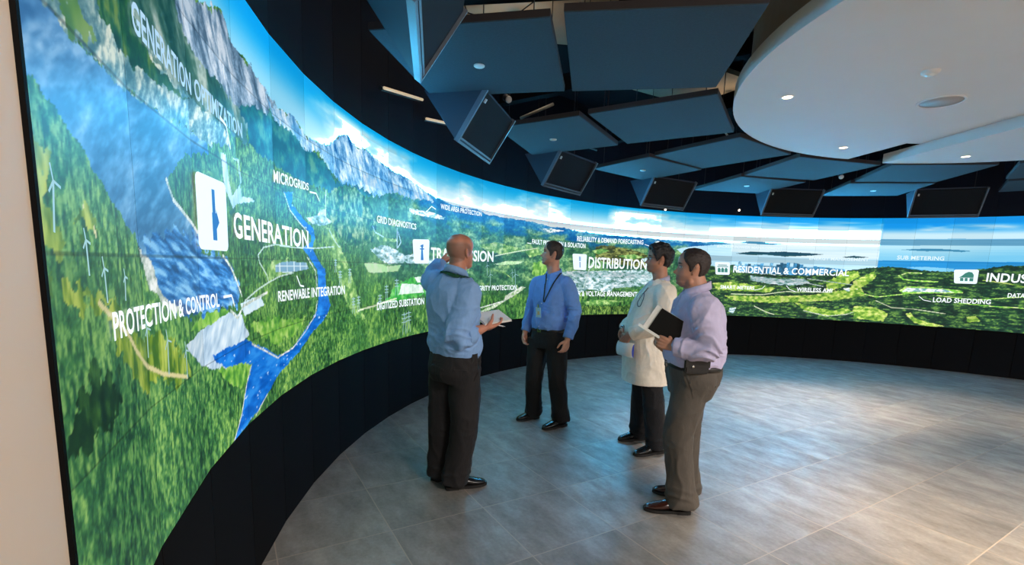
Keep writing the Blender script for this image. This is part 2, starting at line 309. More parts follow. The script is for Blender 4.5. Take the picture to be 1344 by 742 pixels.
('sand',-1.1,[[8.94,1.0005],[9.531,1.0407],[10.124,1.086],[10.325,1.1873],[10.948,1.2893]]),
('fieldgreen',2,[[11.394,1.6762],[11.809,1.7203],[12.176,1.6025],[11.705,1.4362],[11.346,1.4947]]),
('brown',1.5,[[14.205,2.0091],[14.814,2.0532],[16.109,1.9765],[16.724,1.8769],[16.562,1.6728],[14.867,1.7264],[14.238,1.7955]]),
('field',0.8,[[14.011,1.924],[14.482,1.9899],[14.83,1.9584],[14.328,1.8783]]),
('field',0.8,[[15.185,1.8709],[15.919,1.9157],[16.361,1.869],[15.735,1.8133]]),
('city',1,[[12.571,1.5316],[13.092,1.5637],[13.926,1.5749],[14.889,1.5958],[16.236,1.6314],[16.902,1.6209],[17.009,1.3895],[16.29,1.323],[15.145,1.2847],[14.953,1.1993],[13.976,1.2511],[13.635,1.1964],[13.028,1.2756]]),
('city',1,[[16.267,1.8386],[16.592,1.8741],[16.996,1.8251],[17.153,1.6834],[16.623,1.7027]]),
('road',-1.4,[[13.763,1.2775],[13.959,1.5888],[14.111,1.7257]]),
('cityblue',0.4,[[14.306,1.362],[14.994,1.3677],[14.944,1.2554],[14.251,1.2658]]),
('field',1,[[13.764,1.0337],[14.628,1.0727],[15.597,1.0307],[14.989,0.9738],[13.947,0.9781]]),
('lowforest',1,[[13.417,1.0088],[13.951,0.9506],[15.679,0.9443],[16.178,1.003],[16.046,0.784],[13.627,0.7761]]),
('citywhite',0.8,[[11.607,2.2094],[12.09,2.242],[12.753,2.2321],[12.031,2.1665]]),
('citywhite',0.8,[[16.798,2.1925],[17.455,2.1527],[17.146,2.0731],[16.683,2.1042]]),
('citywhite',0.8,[[5.868,2.168],[6.766,2.1925],[7.393,2.1589],[7.229,2.1317],[6.412,2.1203],[5.868,2.1285]]),
('sea',0.6,[[17.73,2.0583],[18.259,2.1143],[19.028,2.1611],[19.925,2.2068],[21.084,2.2174],[22.188,2.2139],[23.235,2.2146],[25.086,2.2213],[25.08,1.8588],[24.329,1.7587],[23.594,1.7447],[22.284,1.7792],[21.175,1.7883],[20.243,1.8155],[19.415,1.7549],[18.728,1.8012],[18.141,1.9071]]),
('seahaze',0.3,[[19.925,2.2068],[21.084,2.2174],[22.188,2.2139],[23.235,2.2146],[25.086,2.2213],[25.096,1.9875],[23.789,1.9823],[22.239,1.9862],[21.125,2.0257],[19.955,2.0626]]),
('isleblue',0.3,[[19.015,2.2267],[19.47,2.2368],[19.926,2.2024],[19.482,2.1783],[19.024,2.183]]),
('isleblue',0.3,[[20.214,2.2377],[20.644,2.2712],[21.073,2.2688],[21.302,2.2508],[21.912,2.239],[21.366,2.215],[20.654,2.2242]]),
('isle',0.3,[[20.112,2.0213],[20.686,2.0695],[21.228,2.0721],[21.945,2.0921],[22.617,2.081],[23.32,2.0626],[22.761,2.0245],[21.965,1.9963],[21.267,2.0209],[20.7,2.0029]]),
('isle',0.3,[[23.881,2.0128],[24.262,2.0473],[24.741,2.0253],[24.393,1.9988]]),
('seaband',0.0,[[25.028,2.3689],[25.994,2.3737],[27.014,2.3823],[27.96,2.3796],[29.949,2.3749],[29.977,2.2674],[27.991,2.2603],[27.044,2.2618],[26.023,2.2567],[25.032,2.2562]]),
('sealight',0.0,[[25.032,2.2562],[26.023,2.2567],[27.044,2.2618],[27.991,2.2603],[29.977,2.2674],[30.046,2.004],[28.06,1.9843],[27.113,1.9864],[26.09,1.9801],[25.054,1.9726]]),
('seablue',0.0,[[25.054,1.9726],[26.09,1.9801],[27.113,1.9864],[28.06,1.9843],[30.046,2.004],[30.103,1.7878],[25.052,1.6862]]),
('sealight',0.3,[[25.904,1.8585],[26.431,1.8741],[27.185,1.8522],[27.202,1.7847],[26.764,1.7765]]),
('isleblue',0.25,[[25.654,2.1774],[26.038,2.1946],[26.557,2.2052],[26.962,2.1942],[27.298,2.1827],[27.57,2.1644],[27.306,2.1494],[26.871,2.1625],[26.363,2.1559]]),
('cityskyline',0.5,[[20.081,1.7377],[20.221,1.9194],[20.445,1.8342],[20.881,1.8276],[21.163,1.8478],[21.718,1.873],[22.261,1.8828],[22.801,1.8481],[23.581,1.8033],[24.081,1.7832],[23.979,1.6935],[22.847,1.6412],[21.488,1.6444],[20.482,1.6553]]),
('land',1,[[18.728,1.8012],[19.263,1.7521],[20.093,1.678],[21.207,1.639],[22.847,1.6412],[23.846,1.7349],[24.322,1.7877],[24.788,1.825],[25.352,1.8634],[25.687,1.8549],[26.342,1.8102],[27.061,1.7957],[27.907,1.8639],[28.434,1.9239],[28.849,1.9293],[30.053,1.98],[30.415,0.6003],[29.147,0.7657],[25.032,0.7803],[18.368,0.7147],[18.044,1.5816]]),
('field',2,[[23.515,1.5363],[24.091,1.7396],[24.448,1.761],[24.54,1.6757],[24.152,1.4769],[23.565,1.3144]]),
('city',1,[[20.785,1.6008],[21.785,1.56],[22.729,1.5792],[22.984,1.495],[22.359,1.4365],[21.53,1.4495],[20.804,1.5108]]),
('field',1,[[19.328,1.4239],[20.077,1.4671],[20.966,1.4233],[21.769,1.3788],[21.565,1.2837],[20.41,1.2915],[19.505,1.3062]]),
('field',1,[[19.833,1.1903],[21.3,1.2022],[22.933,1.2539],[23.93,1.3681],[24.641,1.4448],[24.793,1.3025],[23.97,1.1909],[22.959,1.1339],[21.611,1.0715],[20.151,1.1042]]),
('paleroad',-0.9,[[20.126,1.2257],[21.293,1.2325],[22.115,1.3105],[23.688,1.3324]]),
('road',-0.8,[[22.336,1.5412],[23.409,1.4448]]),
('road',-0.8,[[22.86,1.5819],[24.342,1.4961]]),
('citywhite',0.4,[[24.067,1.4159],[24.4,1.4535],[24.553,1.4133],[24.227,1.3609]]),
('field',1,[[22.428,1.1207],[23.246,1.0207],[23.894,0.9793],[24.25,1.0502],[24.512,0.9693],[23.792,0.8708],[23.006,0.923]]),
('paleroad',-1,[[21.055,0.9986],[21.537,0.8861],[21.827,0.8466]]),
('sandgreen',-1,[[22.868,0.9496],[23.667,0.8668],[24.28,0.9168],[24.624,1.0027]]),
('citywhite',0.4,[[20.122,0.9508],[20.361,0.9549],[20.267,0.8303],[20.078,0.8733]]),
('field',1.5,[[24.484,1.0872],[25.195,1.0808],[25.562,0.9771],[25.484,0.8279],[24.539,0.8511]]),
('brightfield',-1.5,[[25.724,1.7],[25.872,1.6324],[26.285,1.6137],[26.804,1.612]]),
('brightfield',-1.0,[[25.786,1.7155],[25.971,1.7614],[26.356,1.7548]]),
('field',2,[[24.376,1.5555],[24.986,1.7712],[25.059,1.6576],[24.641,1.4448],[24.237,1.3168]]),
('brightfield',0.6,[[25.792,1.4172],[25.946,1.5067],[26.624,1.5103],[27.476,1.4653],[27.525,1.426],[26.855,1.4056],[25.936,1.3642]]),
('citywhite',0.4,[[25.883,1.4055],[25.996,1.4796],[27.039,1.4801],[27.289,1.4324]]),
('brightfield',-1.2,[[24.665,1.343],[25.147,1.2835],[26.023,1.3668]]),
('brightfield',-1.0,[[26.865,1.3642],[27.858,1.3151],[28.982,1.4076]]),
('brightfield',-1.0,[[27.453,1.2461],[28.253,1.2227],[29.032,1.2156]]),
('field',1,[[26.068,0.9965],[26.212,1.0308],[26.345,0.9217],[26.783,0.8556],[27.201,0.8192],[26.906,0.7764],[26.366,0.8366]]),
('field',1,[[27.706,1.0097],[27.928,1.0336],[28.063,0.945],[27.767,0.9166]]),
('paleroad',-0.8,[[25.164,1.2112],[25.646,1.0963],[26.305,1.0914],[27.147,1.0404]]),
('field',-1.0,[[27.957,1.6661],[28.51,1.6268],[28.94,1.5734]])]
CAPTIONS=[
('GENERATION OPTIMIZATION',[-1.893, 2.1212, 0.138, 2.1202, 0.0717, 0.0613]),
('GENERATION',[-0.192, 1.6701, 2.009, 1.6669, 0.1075, 0.1054]),
('MICROGRIDS',[0.969, 1.9982, 2.058, 2.0407, 0.0653, 0.0444]),
('RENEWABLE INTEGRATION',[0.976, 1.3439, 3.248, 1.322, 0.0579, 0.0678]),
('PROTECTION & CONTROL',[-2.469, 1.4013, -0.643, 1.3897, 0.0573, 0.0504]),
('GRID DIAGNOSTICS',[4.51, 1.9551, 6.127, 1.9606, 0.0657, 0.0614]),
('WIDE AREA PROTECTION',[7.157, 2.2524, 8.97, 2.2673, 0.0573, 0.0557]),
('TRANSMISSION',[6.756, 1.6426, 9.542, 1.6622, 0.1409, 0.1404]),
('DIGITIZED SUBSTATION',[4.49, 1.1378, 6.477, 1.1265, 0.0691, 0.0753]),
('SYSTEM INTEGRITY PROTECTION',[7.817, 1.2506, 10.653, 1.249, 0.0639, 0.0706]),
('FAULT PREDICTION & ISOLATION',[11.288, 1.9719, 13.728, 1.9693, 0.0706, 0.0784]),
('RELIABILITY & DEMAND FORECASTING',[13.33, 2.0811, 16.286, 2.1079, 0.0834, 0.077]),
('DISTRIBUTION',[13.917, 1.6351, 16.5, 1.6502, 0.1862, 0.1713]),
('TRANSFORMER & VOLTAGE MANAGEMENT',[12.238, 1.1349, 16.19, 1.1267, 0.0892, 0.0868]),
('RESIDENTIAL & COMMERCIAL',[20.098, 1.6556, 24.206, 1.6615, 0.1267, 0.1162]),
('SMART METERS',[19.654, 1.3238, 20.987, 1.3252, 0.0677, 0.0679]),
('WIRELESS AMI',[22.518, 1.3271, 23.738, 1.3336, 0.0749, 0.0739]),
('BACKUP POWER MANAGEMENT',[19.371, 2.1244, 21.855, 2.1275, 0.0498, 0.05]),
('ENERGY MANAGEMENT',[22.83, 1.952, 24.758, 1.9539, 0.0587, 0.0571]),
('SUB METERING',[25.586, 2.0013, 26.891, 1.9973, 0.0701, 0.0677]),
('INDUSTRIAL',[28.035, 1.648, 29.835, 1.6415, 0.1448, 0.1344]),
('LOAD SHEDDING',[26.772, 1.2425, 28.244, 1.2557, 0.0832, 0.0792]),
('DATA CENTERS',[28.606, 1.388, 29.659, 1.4063, 0.0713, 0.0682])]
ICONS=[
('tower',[[-0.999, 1.873],[-0.367, 1.8785],[-0.377, 1.6059],[-1.003, 1.6062]]),
('pylon',[[5.969, 1.8522],[6.681, 1.873],[6.659, 1.5972],[6.039, 1.5905]]),
('insulator',[[13.154, 1.8631],[13.813, 1.866],[13.82, 1.5868],[13.245, 1.5919]]),
('houses',[[19.337, 1.8427],[19.94, 1.847],[19.975, 1.6008],[19.416, 1.5981]]),
('dome',[[27.189, 1.8387],[27.818, 1.8492],[27.825, 1.5963],[27.249, 1.5953]])]
LEADERS=[[[-0.411, 2.1309],[-0.262, 2.1171],[-0.18, 2.0337]],[[-0.543, 1.4222],[-0.34, 1.4215],[-0.278, 1.3733]],[[2.082, 2.0329],[2.286, 2.0389],[2.383, 1.9949]],[[1.555, 1.4839],[1.669, 1.4199],[1.795, 1.4124]],[[6.961, 2.2309],[6.764, 2.2525],[6.508, 2.1679]],[[11.077, 1.9769],[11.253, 1.9708]],[[16.352, 2.1096],[16.723, 2.0626]],[[20.989, 1.3176],[21.268, 1.3534],[21.368, 1.416]],[[22.493, 1.319],[22.268, 1.3592],[22.143, 1.4319]],[[26.729, 1.2481],[26.516, 1.2689],[26.373, 1.3348]]]
TURBINES=[[[-2.883, 1.6907],[-2.912, 1.6097]],[[-2.669, 1.6024],[-2.666, 1.5378]],[[-2.514, 1.5504],[-2.507, 1.4805]],[[-2.271, 1.53],[-2.287, 1.4762]],[[-2.001, 1.395],[-2.013, 1.3191]],[[-1.721, 1.3408],[-1.736, 1.2429]],[[-1.412, 1.2839],[-1.417, 1.1953]],[[9.269, 1.6096],[9.283, 1.4594]],[[10.429, 1.5223],[10.446, 1.3722]],[[10.573, 1.4887],[10.599, 1.2552]],[[9.42, 1.4816],[9.437, 1.2962]]]
PYLONS=[[[4.616, 1.2871],[4.613, 1.1253]],[[4.897, 1.3708],[4.895, 1.2048]],[[5.305, 1.4279],[5.305, 1.2552]],[[6.465, 1.4824],[6.473, 1.2459]],[[5.822, 1.076],[5.825, 0.8395]],[[5.627, 1.0672],[5.63, 0.8266]],[[2.932, 1.6004],[2.923, 1.4955]],[[3.434, 1.5311],[3.426, 1.4057]],[[3.092, 1.5128],[3.083, 1.3929]],[[3.77, 1.295],[3.763, 1.1487]],[[3.564, 1.2878],[3.556, 1.1452]]]# ---------------------------------------------------------------- the picture shown on the display wall
def _hash(ix, iy, seed):
    h = (ix.astype(np.int64) * 374761393 + iy.astype(np.int64) * 668265263 + seed * 1274126177) & 0xffffffff
    h = ((h ^ (h >> 13)) * 1274126177) & 0xffffffff
    return ((h ^ (h >> 16)) & 0xffff) / 65535.0
def vnoise(x, y, seed=0):
    ix = np.floor(x); iy = np.floor(y); fx = x - ix; fy = y - iy
    fx = fx * fx * (3 - 2 * fx); fy = fy * fy * (3 - 2 * fy)
    a = _hash(ix, iy, seed); b = _hash(ix + 1, iy, seed); c = _hash(ix, iy + 1, seed); d = _hash(ix + 1, iy + 1, seed)
    return (a + (b - a) * fx) * (1 - fy) + (c + (d - c) * fx) * fy
def fbm(x, y, seed=0, octv=4, gain=0.55):
    t = 0; w = 1.0; s = 0
    for i in range(octv):
        t = t + w * vnoise(x, y, seed + i * 17); s += w; w *= gain; x = x * 2.03 + 11.3; y = y * 2.03 + 5.7
    return t / s
def sstep(a, b, x):
    t = np.clip((x - a) / (b - a), 0, 1); return t * t * (3 - 2 * t)
def lerp(a, b, t): return np.asarray(a, float) * (1 - t[:, None]) + np.asarray(b, float) * t[:, None]
def ramp3(a, b, c, t): return np.where(t[:, None] < 0.5, lerp(a, b, np.clip(t * 2, 0, 1)), lerp(b, c, np.clip(t * 2 - 1, 0, 1)))
def con(n, k): return np.clip((n - 0.5) * k + 0.5, 0, 1)

def fine(s):            # picture detail is drawn finer where the wall comes close to the viewer
    return 1.0 + 1.3 * sstep(6, 0, s)
def tex(kind, s, x, z, far):
    q = fine(s)
    n1 = con(fbm(x * 9, z * 9, 3, 4), 2.2)
    if kind == 'forest':
        t = con(fbm(x * 36, z * 19, 5, 4, 0.7), 2.6); k = sstep(5.5, 2.5, s); t = t + (con(fbm(x * 74, z * 36, 7, 4, 0.7), 2.6) - t) * k
        p = con(fbm(x * 3.1, z * 3.6, 8, 3), 2.4)
        c = ramp3((18, 50, 32), (58, 114, 54), (152, 192, 92), t * 0.72 + p * 0.30 - .02)
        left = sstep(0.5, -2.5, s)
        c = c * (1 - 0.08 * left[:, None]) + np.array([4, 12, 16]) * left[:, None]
        return c
    if kind == 'lowforest':
        t = con(fbm(x * 60, z * 22, 15, 3, 0.7), 2.6); return ramp3((16, 44, 22), (62, 102, 44), (140, 170, 80), t)
    if kind == 'shade': t = con(fbm(x * 40, z * 22, 6, 4), 2.0); return ramp3((14, 42, 30), (26, 64, 36), (58, 104, 48), t)
    if kind == 'land':
        t = con(fbm(x * 11, z * 34, 21, 5, 0.62), 3.2); d = con(fbm(x * 44, z * 70, 23, 3), 2.4)
        return ramp3((14, 44, 38), (34, 78, 50), (146, 188, 80), np.clip(t * 0.75 + d * 0.35 - 0.20, 0, 1))
    if kind == 'hills':      # from blue ridge to green valley, far = metres below the ridge
        p = con(fbm(x * 3.2, z * 9, 31, 4), 2.8); d = con(fbm(x * 26, z * 34, 33, 3, 0.65), 2.2)
        g = ramp3((22, 66, 54), (58, 114, 74), (156, 192, 128), np.clip(p * 0.6 + d * 0.5 - 0.08, 0, 1))
        b = ramp3((6, 84, 146), (30, 118, 176), (132, 192, 214), np.clip(p * 0.7 + d * 0.35 - 0.12, 0, 1))
        return b + (g - b) * sstep(0.05, 0.30, far + (p - 0.5) * 0.16)[:, None]
    if kind in ('rock', 'rock2'):
        u = x * 0.8 + z * 0.6; v = -x * 0.6 + z * 0.8
        t = con(fbm(u * 22, v * 9, 41, 5, 0.7), 2.9); p = con(fbm(u * 5, v * 3, 43, 3), 2.2)
        if kind == 'rock': return ramp3((34, 62, 84), (112, 142, 168), (206, 216, 226), np.clip(t * 0.75 + p * 0.25, 0, 1))
        return ramp3((10, 82, 150), (120, 172, 208), (228, 238, 244), np.clip(t * 0.75 + p * 0.35 - 0.03, 0, 1))
    if kind == 'slope':
        u = x * 0.75 + z * 0.66; v = -x * 0.66 + z * 0.75
        t = con(fbm(u * 10, v * 3.0, 45, 4, 0.6), 3.0); d = con(fbm(x * 50, z * 50, 46, 3), 2.0)
        return ramp3((8, 62, 58), (60, 104, 92), (170, 186, 178), np.clip(t * 0.85 + d * 0.25 - 0.08, 0, 1))
    if kind == 'teal':
        t = con(fbm(x * 14, z * 14, 51, 4, 0.6), 2.6); d = con(fbm(x * 3, z * 4, 52, 2), 2.5); return ramp3((0, 62, 86), (18, 98, 106), (92, 150, 118), t * 0.7 + d * 0.3)
    if kind == 'darkgreen': t = con(fbm(x * 26, z * 18, 53, 4), 2.3); return ramp3((4, 54, 46), (26, 88, 52), (96, 128, 56), t)
    if kind == 'olive': t = con(fbm(x * 12, z * 8, 54, 3), 2); return ramp3((60, 110, 60), (96, 138, 64), (136, 160, 84), t)
    if kind == 'bank':
        t = con(fbm((x + z) * 16, (z - x) * 30, 55, 4, 0.65), 2.6); return ramp3((58, 104, 116), (116, 150, 150), (206, 212, 194), t)
    if kind == 'lake':
        t = con(fbm((x * 0.8 + z) * 9, (z * 0.9 - x * 0.5) * 32, 61, 4, 0.6), 2.0); d = fbm(x * 3, z * 3, 62, 2)
        return ramp3((44, 96, 146), (84, 138, 186), (158, 194, 222), np.clip(t * 0.8 + (d - 0.5) * 1.1 + 0.04 + 0.2 * sstep(2.1, 1.75, z), 0, 1))
    if kind == 'water':
        t = con(fbm((x * 0.8 - z * 0.3) * 11, (z + x * 0.25) * 46, 63, 4, 0.6), 2.6); return ramp3((8, 66, 128), (42, 116, 190), (130, 188, 232), t)
    if kind == 'river':
        t = con(fbm(x * 9, z * 30, 64, 3), 2.2); w = (fbm(x * 24, z * 44, 65, 3) > 0.77).astype(float)
        c = ramp3((0, 84, 176), (12, 108, 204), (40, 134, 222), t); return c + (np.array([214, 232, 244]) - c) * w[:, None] * 0.8
    if kind == 'meadow': t = con(fbm(x * 40, z * 13, 71, 3, 0.65), 2.4); return ramp3((60, 104, 34), (122, 152, 46), (178, 194, 84), t)
    if kind == 'field': t = con(fbm(x * 18, z * 26, 72, 4), 2.2); r = sstep(17, 19, s)[:, None]; return ramp3((64, 122, 62), (120, 168, 86), (190, 212, 144), t) * (1 - r) + ramp3((74, 126, 44), (146, 186, 70), (216, 226, 132), t) * r
    if kind == 'fieldgreen': t = con(fbm(x * 22, z * 22, 73, 4), 2.2); return ramp3((58, 122, 48), (112, 170, 62), (166, 200, 108), t)
    if kind == 'brightfield': t = con(fbm(x * 30, z * 40, 74, 3), 2.2); return ramp3((96, 180, 60), (160, 214, 86), (226, 240, 170), t)
    if kind == 'brightgreen': t = con(fbm(x * 22, z * 22, 75, 3), 2); return ramp3((30, 140, 50), (60, 172, 66), (128, 204, 110), t)
    if kind == 'palefield': t = con(fbm(x * 18, z * 18, 76, 3), 2); return ramp3((150, 200, 140), (178, 214, 158), (206, 228, 190), t)
    if kind == 'palewhite': t = con(fbm(x * 26, z * 26, 77, 3), 2); return ramp3((196, 220, 206), (216, 234, 222), (240, 246, 242), t)
    if kind == 'hillgreen': t = con(fbm(x * 26, z * 20, 78, 4, .65), 2.5); return ramp3((10, 62, 44), (52, 110, 56), (160, 176, 110), t)
    if kind == 'brown': t = con(fbm(x * 16, z * 40, 79, 4), 2.6); return ramp3((44, 56, 28), (86, 92, 48), (156, 168, 92), t)
    if kind == 'sand': t = con(fbm(x * 60, z * 60, 81, 3), 2.2); return ramp3((150, 168, 158), (206, 212, 206), (240, 242, 240), t)
    if kind == 'sandpath': return np.tile(np.array([214, 204, 150.0]), (len(s), 1))
    if kind == 'sandgreen': t = con(fbm(x * 40, z * 40, 82, 3), 2.2); return ramp3((126, 168, 110), (190, 204, 176), (228, 232, 220), t)
    if kind == 'road': return np.tile(np.array([190, 212, 206.0]), (len(s), 1))
    if kind == 'paleroad': return np.tile(np.array([214, 226, 190.0]), (len(s), 1))
    if kind == 'white': return np.tile(np.array([224, 238, 244.0]), (len(s), 1))
    if kind == 'dam':
        t = con(fbm((x * 0.5 + z) * 12, (x - z) * 30, 83, 3), 1.6); return ramp3((140, 166, 190), (176, 198, 216), (212, 224, 234), t)
    if kind == 'damroof': t = fbm(x * 30, z * 30, 84, 2); return ramp3((176, 208, 224), (202, 224, 236), (226, 238, 246), t)
    if kind == 'towergray': t = con(fbm(x * 30, z * 16, 85, 2), 1.6); return ramp3((150, 190, 212), (186, 212, 228), (222, 234, 242), t)
    if kind == 'solar':
        g = ((np.mod(x * 9, 1) < 0.12) | (np.mod(z * 26, 1) < 0.2)).astype(float); return lerp((124, 166, 196), (214, 230, 236), g)
    if kind in ('city', 'cityblue', 'citywhite'):
        t = vnoise(x * 17, z * 40, 91); u = vnoise(x * 44 + 3, z * 90, 92); t = con(t * 0.55 + u * 0.45, 3.4)
        if kind == 'citywhite': return ramp3((110, 158, 170), (206, 224, 226), (244, 248, 248), t)
        return ramp3((66, 114, 102), (160, 192, 198), (232, 240, 244), np.clip(con(fbm(x * 13 + z * 14, z * 34, 93, 3), 3.0) * .6 + t * .5 - .05, 0, 1))
    if kind == 'cityskyline':
        h = _hash(np.floor(x * 16), np.zeros_like(x), 95); k = _hash(np.floor(x * 16), np.ones_like(x), 96)
        c = ramp3((24, 74, 100), (60, 134, 180), (150, 200, 226), k)
        t = con(fbm(x * 40, z * 40, 97, 2), 2.0)
        body = (z < 1.80 + 0.17 * h ** 2.2 * sstep(24.6, 21.0, s)).astype(float)
        c = c * (0.8 + 0.4 * t[:, None])
        return np.concatenate([c, body[:, None]], 1)
    if kind == 'sea': t = fbm(x * 2, z * 60, 101, 3); return ramp3((150, 200, 224), (174, 214, 232), (196, 226, 238), t)
    if kind == 'seahaze': t = fbm(x * 1, z * 50, 102, 3); return ramp3((186, 218, 232), (206, 230, 238), (222, 238, 242), t)
    if kind == 'isleblue': return np.tile(np.array([58, 134, 172.0]), (len(s), 1))
    if kind == 'isle':
        t = con(fbm(x * 20, z * 60, 103, 3), 2.0); return ramp3((16, 70, 92), (28, 84, 90), (150, 178, 150), t * sstep(2.06, 1.98, z))
    if kind == 'seaband': t = fbm(x, z * 40, 104, 2); return ramp3((92, 162, 204), (104, 174, 212), (120, 184, 216), t)
    if kind == 'sealight': t = fbm(x, z * 50, 105, 3); return lerp((112, 190, 226), (176, 218, 232), np.clip(sstep(1.99, 2.25, z) * 0.8 + t * 0.3 - 0.45 * sstep(26.5, 29, s), 0, 1))
    if kind == 'seablue': t = fbm(x, z * 50, 106, 3); return ramp3((20, 128, 196), (34, 142, 208), (60, 158, 214), t)
    return np.tile(np.array([255, 0, 255.0]), (len(s), 1))

def inside(px, py, poly):
    r = np.zeros(len(px), bool); n = len(poly); j = n - 1
    for i in range(n):
        xi, yi = poly[i]; xj, yj = poly[j]
        if yi != yj:
            c = ((yi > py) != (yj > py)) & (px < (xj - xi) * (py - yi) / (yj - yi) + xi); r ^= c
        j = i
    return r
def near_line(px, py, pts, w):
    d = np.full(len(px), 1e9)
    for (ax, ay), (bx, by) in zip(pts, pts[1:]):
        vx, vy = bx - ax, by - ay; t = np.clip(((px - ax) * vx + (py - ay) * vy) / (vx * vx + vy * vy + 1e-12), 0, 1)
        d = np.minimum(d, np.hypot(px - ax - vx * t, py - ay - vy * t))
    return d < w
def sky(s, x, z):
    u = sstep(2.30, 2.75, z)
    cl = con(fbm(x * 1.1 + 3, z * 3.4, 201, 5, 0.55), 3.0); wisp = con(fbm(x * 2.2, z * 9, 207, 4), 2.6)
    right = sstep(16.5, 20.5, s)
    top = lerp((0, 150, 208), (0, 140, 214), right)
    low = lerp((232, 243, 244), (226, 240, 242), right)
    c = low + (top - low) * (u ** 1.1)[:, None]
    cloud = np.array([236, 244, 240.0])
    k = np.clip(cl * 1.15 - 0.42 * u + 0.05, 0, 1) * (1 - right) * sstep(2.75, 2.66, z) * sstep(0.2, 2.2, s)
    c = c + (cloud - c) * k[:, None]
    # far right: blue top, pale band, low thin clouds
    k2 = sstep(2.56, 2.50, z) * right; c = c + (np.array([224, 240, 243.0]) - c) * (k2 * 0.85)[:, None]
    c2 = con(fbm(x * 0.9, z * 10, 211, 3), 4.0) * sstep(2.50, 2.56, z) * sstep(2.72, 2.64, z) * right
    c = c + (np.array([206, 228, 236.0]) - c) * (c2 * 0.75)[:, None]
    rr = sstep(25.0, 25.1, s)
    k3 = rr * sstep(2.60, 2.44, z); far_r = lerp((8, 142, 222), (190, 222, 234), k3); c = c + (far_r - c) * rr[:, None]
    c3 = con(fbm(x * 1.3, z * 6, 215, 4), 3.0) * rr * sstep(2.50, 2.54, z) * sstep(2.66, 2.58, z) * sstep(25.8, 26.4, s) * sstep(29.3, 28.0, s)
    c = c + (np.array([196, 218, 226.0]) - c) * (c3 * 0.9)[:, None]
    # left: plain clear blue over the near mountain
    lf = sstep(3.2, 1.0, s); lb = lerp((138, 208, 236), (0, 154, 226), sstep(2.46, 2.72, z)); c = c + (lb - c) * lf[:, None]
    # grey undersides of the cloud bank in the middle
    g = sstep(6.2, 8.0, s) * (1 - sstep(18.0, 19.0, s)); v5 = np.mod((z - Z_BOT) / ROW_H, 1.0); k4 = g * sstep(.70, .74, v5) * sstep(2.30, 2.36, z + 0.04 * (fbm(x * 2, z * 0, 220, 2) - .5)) * (z < Z_TOP - ROW_H - .004)
    c = c + (np.array([196, 208, 222.0]) - c) * (k4 * 0.8)[:, None]
    return c
def picture(s, z):
    """sRGB colours of the landscape at column coordinate s and height z"""
    x = s * CW
    c = sky(s, x, z)
    rx = np.array([p[0] for p in RIDGE]); rz = np.array([p[1] for p in RIDGE])
    order = np.argsort(rx); ridge = np.interp(s, rx[order], rz[order])
    ridge = np.where(s < -0.72, 3.0, ridge) + (fbm(x * 14, x * 0 + 0.5, 301, 3) - 0.5) * 0.035 * (s < 19)
    far = ridge - z
    land = (far > 0) & (s < 20.2)
    if land.any():
        i = np.nonzero(land)[0]; a = tex('hills', s[i], x[i], z[i], far[i]); b = tex('forest', s[i], x[i], z[i], far[i])
        lw = np.clip(sstep(6.0, 3.0, s[i]) + sstep(1.42, 1.18, z[i] + (fbm(x[i] * 2.2, z[i] * 5, 303, 3) - 0.5) * 0.4), 0, 1)
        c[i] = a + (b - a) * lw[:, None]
    wx = (fbm(x * 30, z * 30, 401, 3) - 0.5); wz = (fbm(x * 30, z * 30, 402, 3) - 0.5)
    for kind, e, pts in LAYERS:
        p = np.array(pts); lo = p.min(0) - 0.15; hi = p.max(0) + 0.15
        i = np.nonzero((s > lo[0]) & (s < hi[0]) & (z > lo[1]) & (z < hi[1]))[0]
        if not len(i): continue
        am = 0.03 * max(e, 0.0)
        if e < 0:
            ok = near_line(x[i], z[i], [(q[0] * CW, q[1]) for q in pts], -e * 0.0042 * (1 + 0.8 * sstep(1.5, 6, np.float64(p[:, 0].mean()))))
        else: ok = inside(s[i] + wx[i] * am / CW, z[i] + wz[i] * am, pts)
        i = i[ok]
        if not len(i): continue
        t = tex(kind, s[i], x[i], z[i], far[i])
        if t.shape[1] == 4:
            i = i[t[:, 3] > 0.5]; t = t[t[:, 3] > 0.5][:, :3]
        c[i] = t
    # every display cube has its own brightness, and dims towards its upper edge in the bright sky
    col_i = np.floor(s + 1e-9); row = np.floor((z - Z_BOT) / ROW_H); v = (z - Z_BOT) / ROW_H - row
    gain = 0.95 + 0.09 * _hash(col_i, row, 501) + 0.05 * (_hash(col_i, row * 0, 502) - 0.5)
    bright = sstep(150, 215, c.mean(1)) * (s > 4) + (s > 25) * sstep(110, 150, c.mean(1)) * (z > 1.95)
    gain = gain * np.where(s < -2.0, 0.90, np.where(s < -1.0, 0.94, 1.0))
    dim = np.where(v > 0.74, 0.13, 0.0) * np.clip(bright, 0, 1) * (z < 2.74)
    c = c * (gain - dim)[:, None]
    skymask = np.where(s < 20.2, (far <= 0).astype(float), 1.0) * sstep(2.22, 2.30, z)
    return np.clip(c, 0, 255), skymask

